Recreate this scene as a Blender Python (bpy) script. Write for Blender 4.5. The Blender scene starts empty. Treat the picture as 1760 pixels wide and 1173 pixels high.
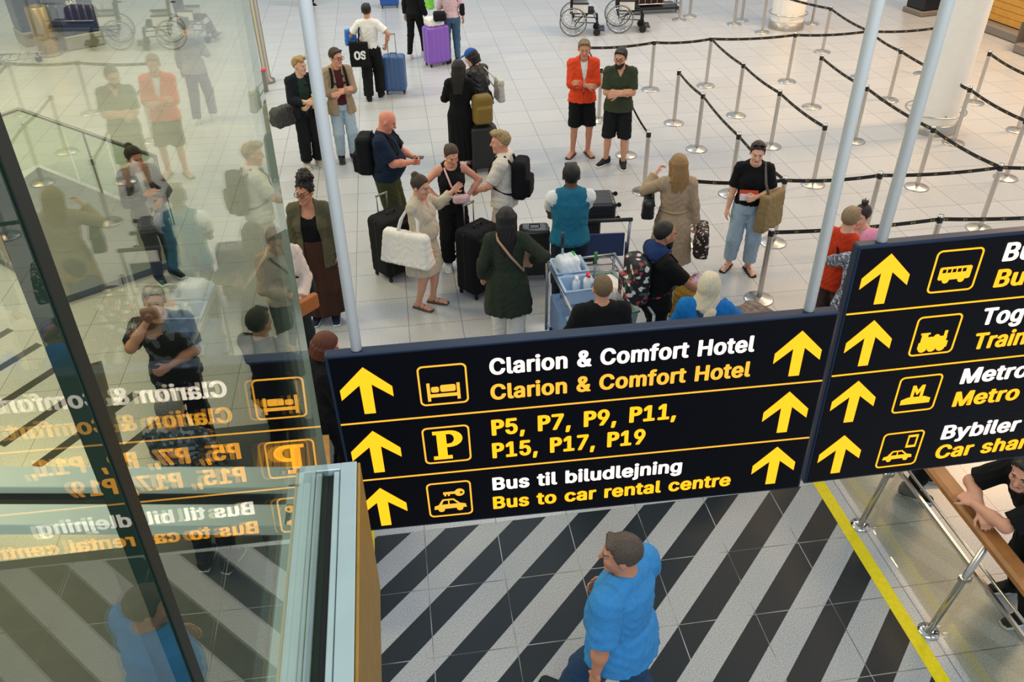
import bpy, math, random
import numpy as np
from mathutils import Vector, Matrix, Euler

# ------------------------------------------------------------------ camera, light, exposure
scene = bpy.context.scene
COL = scene.collection
random.seed(7)
rng = np.random.default_rng(7)

cam_data = bpy.data.cameras.new('camera')
cam = bpy.data.objects.new('camera', cam_data)
COL.objects.link(cam)
cam_data.sensor_fit = 'HORIZONTAL'
cam_data.sensor_width = 36.0
cam_data.lens = 1420.45 / 1760.0 * 36.0
cam_data.clip_start = 0.02
cam_data.clip_end = 200.0
_M = ((0.98969161, -0.14267252, -0.01245242), (-0.09253814, -0.57070555, -0.81592394), (0.10930326, 0.80866540, -0.57802514))
_r, _d, _f = (Vector(v) for v in _M)
cam.matrix_world = Matrix((( _r.x, -_d.x, -_f.x, -0.48356), (_r.y, -_d.y, -_f.y, -4.75800), (_r.z, -_d.z, -_f.z, 5.24772), (0, 0, 0, 1)))
scene.camera = cam

world = bpy.data.worlds.new('world')
scene.world = world
world.use_nodes = True
world.node_tree.nodes['Background'].inputs[0].default_value = (0.85, 0.935, 1.0, 1)
world.node_tree.nodes['Background'].inputs[1].default_value = 0.58

def area_light(name, loc, size, power, color, target=None):
    l = bpy.data.lights.new(name, 'AREA')
    l.shape = 'RECTANGLE'
    l.size, l.size_y = size
    l.energy = power
    l.color = color
    o = bpy.data.objects.new(name, l)
    o.location = loc
    if target is not None:
        o.rotation_euler = (Vector(target) - Vector(loc)).to_track_quat('-Z', 'Y').to_euler()
    COL.objects.link(o)
    return o
for i, (x, y, p, c) in enumerate([(-3, 14, 230, (1, .95, .86)), (2, 15, 260, (.94, .98, 1)), (1.5, 8.5, 110, (.88, .95, 1)), (8.5, 11, 450, (1, .68, .36)), (13, 8, 860, (1, .60, .26)),
                                  (-9, 10, 720, (1, .86, .40)), (9, 3.0, 260, (1, .70, .40)), (-7.5, 3.0, 400, (1, .80, .30))]):
    area_light('overhead_light', (x, y, 8.6), (3.2, 1.2), p, c)
area_light('overhead_light', (1.5, -8.5, 9.5), (6, 2), 150, (.86, .94, 1), (1.5, 4, 0))  # added fill light behind the camera for the fronts of people and poles
area_light('pole_fill_light', (0.6, -7.2, 6.9), (4, 1.2), 140, (.88, .95, 1), (.5, -2, 4.4))  # added fill light, brightens the hanging poles and sign casings
scene.view_settings.view_transform = 'Standard'
scene.view_settings.look = 'None'
scene.view_settings.gamma = 1.0
scene.view_settings.use_curve_mapping = False
scene.view_settings.exposure = 0.0
scene.cycles.max_bounces = 8
scene.cycles.transparent_max_bounces = 16
scene.cycles.glossy_bounces = 5
scene.cycles.use_denoising = True

# ------------------------------------------------------------------ materials
def lin(c):
    c = c / 255.0
    return c / 12.92 if c <= 0.04045 else ((c + 0.055) / 1.055) ** 2.4
def rgb(c):
    if isinstance(c, str):
        c = tuple(int(c[i:i + 2], 16) for i in (0, 2, 4))
    return (lin(c[0]), lin(c[1]), lin(c[2]), 1.0)
_mats = {}
def mat(name, color, rough=0.6, metal=0.0, bump=0.0, bscale=40.0, var=0.0, spec=0.5, emit=0.0, coat=0.0):
    key = (name, str(color), rough, metal, bump, bscale, var, spec, emit)
    if key in _mats:
        return _mats[key]
    m = bpy.data.materials.new(name)
    m.use_nodes = True
    nt = m.node_tree
    b = nt.nodes['Principled BSDF']
    col = rgb(color)
    b.inputs['Base Color'].default_value = col
    b.inputs['Roughness'].default_value = rough
    b.inputs['Metallic'].default_value = metal
    b.inputs['Specular IOR Level'].default_value = spec
    if coat: b.inputs['Coat Weight'].default_value = coat
    if emit:
        b.inputs['Emission Color'].default_value = col
        b.inputs['Emission Strength'].default_value = emit
    if bump or var:
        tc = nt.nodes.new('ShaderNodeTexCoord')
        nz = nt.nodes.new('ShaderNodeTexNoise')
        nz.inputs['Scale'].default_value = bscale
        nz.inputs['Detail'].default_value = 4
        nt.links.new(tc.outputs['Object'], nz.inputs['Vector'])
        if bump:
            bp = nt.nodes.new('ShaderNodeBump')
            bp.inputs['Strength'].default_value = bump
            bp.inputs['Distance'].default_value = 0.01
            nt.links.new(nz.outputs['Fac'], bp.inputs['Height'])
            nt.links.new(bp.outputs['Normal'], b.inputs['Normal'])
        if var:
            mx = nt.nodes.new('ShaderNodeMixRGB')
            mx.blend_type = 'MULTIPLY'
            mx.inputs['Color1'].default_value = col
            rp = nt.nodes.new('ShaderNodeValToRGB')
            rp.color_ramp.elements[0].color = (1 - var, 1 - var, 1 - var, 1)
            rp.color_ramp.elements[1].color = (1, 1, 1, 1)
            rp.color_ramp.elements[0].position = .35
            rp.color_ramp.elements[1].position = .65
            nt.links.new(nz.outputs['Fac'], rp.inputs['Fac'])
            mx.inputs['Fac'].default_value = 1
            nt.links.new(rp.outputs['Color'], mx.inputs['Color2'])
            nt.links.new(mx.outputs['Color'], b.inputs['Base Color'])
    _mats[key] = m
    return m
def cloth(color, rough=0.9, bscale=55.0, var=0.12):
    return mat('fabric', color, rough, 0, 0.25, bscale, var, 0.25)
def spots(name, base, others, scale=30.0, rough=0.8, thr=.5):
    """a printed fabric: voronoi cells of several colours on a base colour"""
    m = bpy.data.materials.new(name)
    m.use_nodes = True
    nt = m.node_tree
    b = nt.nodes['Principled BSDF']
    b.inputs['Roughness'].default_value = rough
    tc = nt.nodes.new('ShaderNodeTexCoord')
    v = nt.nodes.new('ShaderNodeTexVoronoi')
    v.inputs['Scale'].default_value = scale
    nt.links.new(tc.outputs['Object'], v.inputs['Vector'])
    sx = nt.nodes.new('ShaderNodeSeparateColor')
    nt.links.new(v.outputs['Color'], sx.inputs[0])
    rp = nt.nodes.new('ShaderNodeValToRGB')
    rp.color_ramp.interpolation = 'CONSTANT'
    rp.color_ramp.elements[0].color = rgb(base)
    rp.color_ramp.elements[1].color = rgb(others[0])
    rp.color_ramp.elements[1].position = thr
    for i, o in enumerate(others[1:]):
        e = rp.color_ramp.elements.new(thr + (1 - thr) * (i + 1) / len(others))
        e.color = rgb(o)
    nt.links.new(sx.outputs[0], rp.inputs['Fac'])
    nt.links.new(rp.outputs['Color'], b.inputs['Base Color'])
    return m
STEEL = mat('brushed_steel', 'c8c4be', 0.28, 1.0)
CHROME = mat('polished_steel', 'd8d6d2', 0.14, 1.0)
BLACKP = mat('black_plastic', '141518', 0.45)
RUBBER = mat('black_rubber', '101114', 0.75)
WHITEP = mat('white_plastic', 'e8e8e6', 0.4)

# ------------------------------------------------------------------ objects
def tag(o, label=None, cat=None, group=None, kind=None):
    if label: o['label'] = label
    if cat: o['category'] = cat
    if group: o['group'] = group
    if kind: o['kind'] = kind
    return o
def empty(name, loc=(0, 0, 0), rz=0.0, label=None, cat=None, group=None):
    o = bpy.data.objects.new(name, None)
    o.location = loc
    o.rotation_euler = (0, 0, rz)
    o.empty_display_size = .1
    COL.objects.link(o)
    return tag(o, label, cat, group)
def link(name, me, mats, parent=None, loc=None, rot=None):
    o = bpy.data.objects.new(name, me)
    COL.objects.link(o)
    for m in (mats if isinstance(mats, (list, tuple)) else [mats]):
        me.materials.append(m)
    if parent is not None: o.parent = parent
    if loc is not None: o.location = loc
    if rot is not None: o.rotation_euler = rot
    return o
def copy_tree(o, parent=None):
    c = o.copy()
    COL.objects.link(c)
    if parent is not None: c.parent = parent
    for ch in o.children: copy_tree(ch, c)
    return c
class MB:
    """collects vertices and faces of one mesh"""
    def __init__(s): s.v, s.f, s.m, s.sm = [], [], [], []
    def add(s, vs, fs, mi=0, smooth=False):
        n = len(s.v)
        s.v += [tuple(v) for v in vs]
        s.f += [tuple(i + n for i in f) for f in fs]
        s.m += [mi] * len(fs)
        s.sm += [smooth] * len(fs)
        return s
    def box(s, lo, hi, mi=0, bev=0.0, M=None):
        lo, hi = Vector(lo), Vector(hi)
        if bev <= 0:
            vs = [Vector((x, y, z)) for x in (lo.x, hi.x) for y in (lo.y, hi.y) for z in (lo.z, hi.z)]
            fs = [(0, 1, 3, 2), (4, 6, 7, 5), (0, 4, 5, 1), (2, 3, 7, 6), (0, 2, 6, 4), (1, 5, 7, 3)]
        else:
            c, hf = (lo + hi) / 2, (hi - lo) / 2
            b = min(bev, min(hf) * .98)
            vs, idx = [], {}
            for sx in (-1, 1):
                for sy in (-1, 1):
                    for sz in (-1, 1):
                        for ax in range(3):
                            p = Vector((sx * (hf.x - b), sy * (hf.y - b), sz * (hf.z - b)))
                            p[ax] += (sx, sy, sz)[ax] * b
                            idx[(sx, sy, sz, ax)] = len(vs)
                            vs.append(c + p)
            fs = []
            I = idx
            for ax in range(3):
                o1, o2 = [(1, 2), (2, 0), (0, 1)][ax]
                for sg in (-1, 1):
                    q = []
                    for a, b2 in ((-1, -1), (1, -1), (1, 1), (-1, 1)):
                        k = [0, 0, 0]
                        k[ax], k[o1], k[o2] = sg, a, b2
                        q.append(I[(*k, ax)])
                    fs.append(tuple(q if sg > 0 else q[::-1]))
            for ax in range(3):
                o1, o2 = [(1, 2), (2, 0), (0, 1)][ax]
                for a in (-1, 1):
                    for b2 in (-1, 1):
                        k0, k1 = [0, 0, 0], [0, 0, 0]
                        k0[ax], k1[ax] = -1, 1
                        for k in (k0, k1): k[o1], k[o2] = a, b2
                        q = [I[(*k0, o1)], I[(*k1, o1)], I[(*k1, o2)], I[(*k0, o2)]]
                        fs.append(tuple(q if a * b2 < 0 else q[::-1]))
            for sx in (-1, 1):
                for sy in (-1, 1):
                    for sz in (-1, 1):
                        q = [I[(sx, sy, sz, i)] for i in range(3)]
                        fs.append(tuple(q if sx * sy * sz > 0 else q[::-1]))
        if M is not None: vs = [M @ v for v in vs]
        return s.add(vs, fs, mi)
    def tube(s, pts, r, n=10, mi=0, cap=True, closed=False, flat=None):
        """a round (or flattened) tube along a polyline"""
        P = [Vector(p) for p in pts]
        R = r if isinstance(r, (list, tuple)) else [r] * len(P)
        vs, fs = [], []
        up = None
        for i, p in enumerate(P):
            if closed: t = P[(i + 1) % len(P)] - P[i - 1]
            else: t = (P[min(i + 1, len(P) - 1)] - P[max(i - 1, 0)])
            if t.length < 1e-9: t = Vector((0, 0, 1))
            t.normalize()
            if up is None:
                up = Vector((0, 0, 1)) if abs(t.z) < .9 else Vector((0, 1, 0))
                if flat is not None: up = Vector(flat[0])
            elif flat is not None: up = Vector(flat[0])
            x = t.cross(up)
            if x.length < 1e-6: x = t.orthogonal()
            x.normalize()
            y = x.cross(t).normalized()
            if flat is None: up = y
            k = (flat[1], flat[2]) if flat is not None else (1, 1)
            for j in range(n):
                a = 2 * math.pi * j / n
                vs.append(p + x * (math.cos(a) * R[i] * k[0]) + y * (math.sin(a) * R[i] * k[1]))
        m = len(P)
        for i in range(m if closed else m - 1):
            i2 = (i + 1) % m
            for j in range(n):
                j2 = (j + 1) % n
                fs.append((i * n + j, i2 * n + j, i2 * n + j2, i * n + j2))
        s.add(vs, fs, mi, True)
        if cap and not closed:
            b = len(s.v) - len(vs)
            s.f += [tuple(b + j for j in range(n)), tuple(b + (m - 1) * n + j for j in reversed(range(n)))]
            s.m += [mi, mi]
            s.sm += [False, False]
        return s
    def lathe(s, prof, c=(0, 0, 0), n=28, mi=0, smooth=True):
        """turns (radius, height) pairs about a vertical axis"""
        vs, fs = [], []
        for r, z in prof:
            for j in range(n):
                a = 2 * math.pi * j / n
                vs.append((c[0] + r * math.cos(a), c[1] + r * math.sin(a), c[2] + z))
        for i in range(len(prof) - 1):
            for j in range(n):
                j2 = (j + 1) % n
                fs.append((i * n + j, i * n + j2, (i + 1) * n + j2, (i + 1) * n + j))
        return s.add(vs, fs, mi, smooth)
    def prism(s, poly, d0, d1, frame, mi=0):
        """a polygon (list of (a, b)) pushed from depth d0 to d1; frame maps (a, b, depth) to a point"""
        n = len(poly)
        vs = [frame(a, b, d0) for a, b in poly] + [frame(a, b, d1) for a, b in poly]
        fs = [tuple(range(n)), tuple(reversed(range(n, 2 * n)))] + [(i, i + n, (i + 1) % n + n, (i + 1) % n) for i in range(n)]
        return s.add(vs, fs, mi)
    def sphere(s, c, r, n=10, mi=0, sc=(1, 1, 1)):
        prof = [(math.sin(math.pi * i / n) * r, -math.cos(math.pi * i / n) * r) for i in range(n + 1)]
        k = len(s.v)
        s.lathe([(max(a, 1e-5), b) for a, b in prof], (0, 0, 0), 2 * n, mi)
        for i in range(k, len(s.v)):
            v = s.v[i]
            s.v[i] = (c[0] + v[0] * sc[0], c[1] + v[1] * sc[1], c[2] + v[2] * sc[2])
        return s
    def build(s, name, mats, parent=None, loc=None, rot=None):
        me = bpy.data.meshes.new(name)
        me.from_pydata(s.v, [], s.f)
        me.polygons.foreach_set('material_index', s.m)
        me.polygons.foreach_set('use_smooth', s.sm)
        me.update()
        return link(name, me, mats, parent, loc, rot)
def fix_normals(o):
    import bmesh
    bm = bmesh.new()
    bm.from_mesh(o.data)
    bmesh.ops.recalc_face_normals(bm, faces=bm.faces)
    bm.to_mesh(o.data)
    bm.free()
    return o

# ------------------------------------------------------------------ smooth bodies from distance functions
def V3(*a): return np.array(a, float)
def unit(v): return v / (np.linalg.norm(v) + 1e-12)
def rc(a, b, ra, rb):
    a, b = np.asarray(a, float), np.asarray(b, float)
    ab = b - a
    L = max(ab @ ab, 1e-12)
    def f(P):
        h = np.clip(((P - a) @ ab) / L, 0, 1)
        q = P - a - h[:, None] * ab
        return np.sqrt(np.einsum('ij,ij->i', q, q)) - (ra + (rb - ra) * h)
    m = max(ra, rb)
    return f, np.minimum(a, b) - m, np.maximum(a, b) + m
def ell(c, r, R=None):
    c, r = np.asarray(c, float), np.asarray(r, float)
    def f(P):
        q = P - c
        if R is not None: q = q @ R
        k0 = np.sqrt(((q / r) ** 2).sum(1))
        k1 = np.sqrt(((q / (r * r)) ** 2).sum(1)) + 1e-9
        return k0 * (k0 - 1) / k1
    m = r if R is None else np.full(3, r.max())
    return f, c - m, c + m
def rbox(c, hf, rad, R=None):
    c, hf = np.asarray(c, float), np.asarray(hf, float)
    def f(P):
        q = P - c
        if R is not None: q = q @ R
        q = np.abs(q) - (hf - rad)
        return np.sqrt((np.maximum(q, 0) ** 2).sum(1)) + np.minimum(q.max(1), 0) - rad
    m = hf if R is None else np.full(3, np.linalg.norm(hf))
    return f, c - m, c + m
def chain(sec, k=.03):
    """an upright trunk of elliptical sections (x, y, z, rx, ry), lowest first"""
    S = np.array(sec, float)
    def f(P):
        z = np.clip(P[:, 2], S[0, 2], S[-1, 2])
        cx, cy = np.interp(z, S[:, 2], S[:, 0]), np.interp(z, S[:, 2], S[:, 1])
        rx, ry = np.interp(z, S[:, 2], S[:, 3]), np.interp(z, S[:, 2], S[:, 4])
        q = np.sqrt(((P[:, 0] - cx) / rx) ** 2 + ((P[:, 1] - cy) / ry) ** 2)
        d = (q - 1) * np.minimum(rx, ry)
        dz = np.abs(P[:, 2] - z)
        return np.where(dz > 0, np.sqrt(np.maximum(d, 0) ** 2 + dz ** 2), d)
    lo = np.array([(S[:, 0] - S[:, 3]).min(), (S[:, 1] - S[:, 4]).min(), S[0, 2]])
    hi = np.array([(S[:, 0] + S[:, 3]).max(), (S[:, 1] + S[:, 4]).max(), S[-1, 2]])
    return f, lo - .03, hi + .03
def uni(shapes, k=.02):
    def f(P):
        d = shapes[0][0](P)
        for s in shapes[1:]:
            e = s[0](P)
            if k > 0:
                h = np.maximum(k - np.abs(d - e), 0) / k
                d = np.minimum(d, e) - h * h * k * .25
            else: d = np.minimum(d, e)
        return d
    return f, np.min([s[1] for s in shapes], 0), np.max([s[2] for s in shapes], 0)
def sub(a, b, k=.008):
    def f(P):
        d, e = a[0](P), -b[0](P)
        h = np.maximum(k - np.abs(d - e), 0) / k
        return np.maximum(d, e) + h * h * k * .25
    return f, a[1], a[2]
def cut(a, p, n):
    """keeps the side of the plane that the normal n does not point to"""
    p, n = np.asarray(p, float), unit(np.asarray(n, float))
    def f(P): return np.maximum(a[0](P), (P - p) @ n)
    return f, a[1], a[2]
def warp(a, g, pad=.1):
    def f(P): return a[0](g(P))
    return f, a[1] - pad, a[2] + pad
def inflate(a, t):
    return (lambda P: a[0](P) - t), a[1] - t, a[2] + t
def ripple(a, amp=.004, s=1.0, ph=0.0):
    def f(P):
        x, y, z = P[:, 0] * s, P[:, 1] * s, P[:, 2] * s
        return a[0](P) + amp * np.sin(31 * x + 5 * np.sin(13 * z + ph) + 9 * y) * np.sin(27 * z + 6 * np.sin(17 * x + ph) + 4 * y)
    return f, a[1] - amp, a[2] + amp
def drape(a, amp=.006, n=14, c=(0, 0), z0=0.0, z1=1.0):
    """vertical folds that deepen from z1 down to z0"""
    def f(P):
        an = np.arctan2(P[:, 1] - c[1], P[:, 0] - c[0])
        w = np.clip((z1 - P[:, 2]) / max(z1 - z0, 1e-6), 0, 1)
        return a[0](P) + amp * w * np.sin(n * an + 1.3 * np.sin(3 * an + 4 * P[:, 2]))
    return f, a[1] - amp, a[2] + amp
def surface(shape, h):
    f, lo, hi = shape
    lo = np.asarray(lo) - 2.2 * h
    nb = np.ceil((np.asarray(hi) + 2.2 * h - lo) / (4 * h)).astype(int)
    n = nb * 4
    ax = [lo[i] + (np.arange(nb[i]) * 4 + 1.5) * h for i in range(3)]
    C = np.stack(np.meshgrid(*ax, indexing='ij'), -1).reshape(-1, 3)
    fc = f(C).reshape(nb)
    up = fc
    for i in range(3): up = np.repeat(up, 4, i)
    D = up.astype(np.float32).copy()
    msk = np.abs(up) < 6.5 * h
    I = np.nonzero(msk)
    D[I] = f(np.stack([lo[i] + I[i] * h for i in range(3)], -1))
    ins = D < 0
    c = ins[:-1, :-1, :-1].astype(np.int8)
    cnt = sum(ins[a:n[0] - 1 + a, b:n[1] - 1 + b, e:n[2] - 1 + e].astype(np.int8) for a in (0, 1) for b in (0, 1) for e in (0, 1))
    act = np.nonzero((cnt > 0) & (cnt < 8))
    A = np.stack(act, -1)
    m = len(A)
    cid = np.full(cnt.shape, -1, np.int32)
    cid[act] = np.arange(m)
    cr = {}
    for a in (0, 1):
        for b in (0, 1):
            for e in (0, 1): cr[(a, b, e)] = D[A[:, 0] + a, A[:, 1] + b, A[:, 2] + e]
    acc, w = np.zeros((m, 3)), np.zeros(m)
    for k in range(3):
        for p in (0, 1):
            for q in (0, 1):
                o = [0, 0, 0]
                o[(k + 1) % 3], o[(k + 2) % 3] = p, q
                o2 = list(o)
                o2[k] = 1
                d0, d1 = cr[tuple(o)], cr[tuple(o2)]
                x = (d0 < 0) != (d1 < 0)
                t = np.where(x, d0 / np.where(x, d0 - d1, 1), 0)
                pt = np.tile(np.array(o, float), (m, 1))
                pt[:, k] = t
                acc[x] += pt[x]
                w[x] += 1
    verts = lo + (A + acc / w[:, None]) * h
    quads = []
    for k in range(3):
        sl0 = [slice(1, -1)] * 3
        sl0[k] = slice(0, -1)
        sl1 = list(sl0)
        sl1[k] = slice(1, None)
        a0, a1 = ins[tuple(sl0)], ins[tuple(sl1)]
        for flip, mk in ((False, a0 & ~a1), (True, ~a0 & a1)):
            J = np.stack(np.nonzero(mk), -1)
            if not len(J): continue
            off = np.array([1, 1, 1])
            off[k] = 0
            J = J + off
            u, v = (k + 1) % 3, (k + 2) % 3
            du, dv = np.eye(3, dtype=int)[u], np.eye(3, dtype=int)[v]
            q = [J - du - dv, J - dv, J, J - du]
            Q = np.stack([cid[x[:, 0], x[:, 1], x[:, 2]] for x in q], -1)
            Q = Q[(Q >= 0).all(1)]
            quads.append(Q[:, ::-1] if flip else Q)
    return verts, np.concatenate(quads) if quads else np.zeros((0, 4), int)
def solid(name, shape, h, mats, parent=None, paint=None, relax=1):
    v, q = surface(shape, h)
    for _ in range(relax):
        s, w = np.zeros_like(v), np.zeros(len(v))
        for a in range(4):
            np.add.at(s, q[:, a], v[q[:, (a + 1) % 4]])
            np.add.at(w, q[:, a], 1)
        v = v * .5 + .5 * s / np.maximum(w, 1)[:, None]
    me = bpy.data.meshes.new(name)
    me.vertices.add(len(v))
    me.vertices.foreach_set('co', v.astype(np.float32).ravel())
    me.loops.add(len(q) * 4)
    me.loops.foreach_set('vertex_index', q.astype(np.int32).ravel())
    me.polygons.add(len(q))
    me.polygons.foreach_set('loop_start', (np.arange(len(q)) * 4).astype(np.int32))
    me.polygons.foreach_set('use_smooth', np.ones(len(q), bool))
    if paint is not None:
        me.polygons.foreach_set('material_index', paint(v[q].mean(1)).astype(np.int32))
    me.update(calc_edges=True)
    return link(name, me, mats, parent)

# ------------------------------------------------------------------ people
def Rx(a): c, s = math.cos(a), math.sin(a); return np.array([[1, 0, 0], [0, c, -s], [0, s, c]])
def Ry(a): c, s = math.cos(a), math.sin(a); return np.array([[c, 0, s], [0, 1, 0], [-s, 0, c]])
def Rz(a): c, s = math.cos(a), math.sin(a); return np.array([[c, -s, 0], [s, c, 0], [0, 0, 1]])
def two_bone(S, W, l1, l2, hint):
    d = W - S
    L = np.linalg.norm(d)
    L2 = min(L, (l1 + l2) * .998)
    W = S + d / L * L2
    a = (l1 * l1 - l2 * l2 + L2 * L2) / (2 * L2)
    h = math.sqrt(max(l1 * l1 - a * a, 0))
    u = unit(d)
    n = unit(hint - (hint @ u) * u)
    return S + u * a + n * h, W
PRE = {  # wrist (x towards the arm's own side, y behind, z), elbow hint
    'down': ((.25, -.03, .88), (.25, 1, 0)), 'slack': ((.27, -.10, .90), (.5, 1, 0)), 'crossA': ((-.045, -.165, 1.175), (.8, .0, -1)), 'crossB': ((-.035, -.215, 1.145), (.8, .0, -1)),
    'hip': ((.19, -.09, 1.06), (1, .35, 0)), 'front': ((.07, -.27, 1.13), (.7, .1, -1)), 'chest': ((.06, -.24, 1.24), (.7, .1, -1)), 'ear': ((.11, -.10, 1.60), (1, -.4, -.6)),
    'belly': ((.02, -.20, 1.06), (.9, .2, -.6)), 'push': ((.17, -.40, 1.02), (.6, .3, -1)), 'back': ((.26, .14, .90), (.3, 1, 0)), 'strap': ((.10, -.17, 1.30), (.6, -.1, -1)),
}
SKIN = {'fair': 'dfae93', 'pink': 'd99a80', 'tan': 'c4906e', 'brown': '8a5a40', 'olive': 'b98a68'}
def hairline(s, up=0.0):
    def f(P):
        x, y, z = P[:, 0], P[:, 1], P[:, 2]
        e = np.interp(y, [-.12, -.062, -.040, -.012, .02, .06, .12], [.092, .086, .050, -.012, -.004, -.062, -.092]) + up
        e = e + .006 * np.sin(x * 210 + 3 * np.sin(y * 90)) + .004 * np.sin(x * 97 + y * 130)
        return np.maximum(s[0](P), (e - z) * .6)
    return f, s[1], s[2]
def hairshape(style, H):
    cap = ell((0, .018, .038), (.085, .103, .099))
    line = (V3(0, -.040, .096), V3(0, -.79, -.61))
    brow = ell((0, -.105, .020), (.064, .055, .060))
    if style == 'buzz':
        s = cut(ell((0, .015, .031), (.0785, .0985, .0925)), *line)
    elif style == 'short':
        s = hairline(uni([cap, rc((-.04, -.055, .100), (.045, -.058, .098), .019, .017)], .02))
    elif style == 'curlytop':
        s = uni([cut(ell((0, .018, .034), (.086, .104, .098)), *line)] + [ell((.05 * math.sin(i * 2.1), -.055 + .03 * math.cos(i * 1.7) + .006 * i, .105 + .012 * math.cos(i)), (.032, .032, .026)) for i in range(10)], .012)
    elif style in ('long', 'longloose'):
        n = .30 if style == 'long' else .24
        w = .085 if style == 'long' else .10
        s = uni([cut(ell((0, .018, .034), (.088, .108, .098)), V3(0, -.085, .05), V3(0, -.8, -.45)),
                 chain([(0, .085, -n - .05, w * .8, .035), (0, .09, -n * .6, w * 1.08, .045), (0, .075, -.06, .094, .06), (0, .05, .04, .086, .07)])], .03)
        s = uni([s, rc((.078, -.01, .03), (.085, .03, -.20), .024, .02), rc((-.078, -.01, .03), (-.085, .03, -.20), .024, .02)], .03)
    elif style == 'bun':
        s = uni([hairline(cap), ell((0, .085, .105), (.042, .042, .04))], .012)
    elif style == 'lowbun':
        s = uni([hairline(cap), ell((0, .125, .01), (.042, .04, .04))], .012)
    elif style == 'topbun':
        s = uni([hairline(cap), ell((0, .04, .150), (.034, .034, .034))] + [rc((0, .04, .15), (.05 * math.cos(i), .04 + .05 * math.sin(i), .185), .010, .004) for i in range(6)], .01)
    elif style == 'curlybun':
        s = uni([hairline(cap)] + [ell((.058 * math.cos(i * 2.4) * (.3 + .035 * i), .045 + .050 * math.sin(i * 2.4), .118 + .014 * (i % 5)), (.036, .036, .034)) for i in range(22)], .012)
    elif style == 'bob':
        s = uni([cut(ell((0, .018, .034), (.090, .106, .098)), V3(0, -.085, .05), V3(0, -.8, -.45)), chain([(0, .045, -.10, .088, .07), (0, .05, 0, .092, .08)])], .03)
        s = cut(s, V3(0, -.035, -.02), V3(0, -.95, -.30))
    else:
        s = cut(cap, *line)
    if style in ('bob',): s = sub(s, brow, .012)
    am = {'buzz': .0008, 'short': .0035, 'curlytop': .007, 'curlybun': .016}.get(style, .004)
    f0 = s[0]
    def f(P):
        if style in ('curlytop', 'curlybun'): return f0(P) + am * np.sin(P[:, 0] * 120) * np.sin(P[:, 1] * 110) * np.sin(P[:, 2] * 105)
        return f0(P) + am * np.sin(np.arctan2(P[:, 0], P[:, 1] + .02) * 24 + P[:, 2] * 18) * (.5 + .5 * np.sin(P[:, 2] * 60 + P[:, 1] * 70))
    return f, V3(-.2, -.25, -.5), V3(.2, .3, .25)

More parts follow.
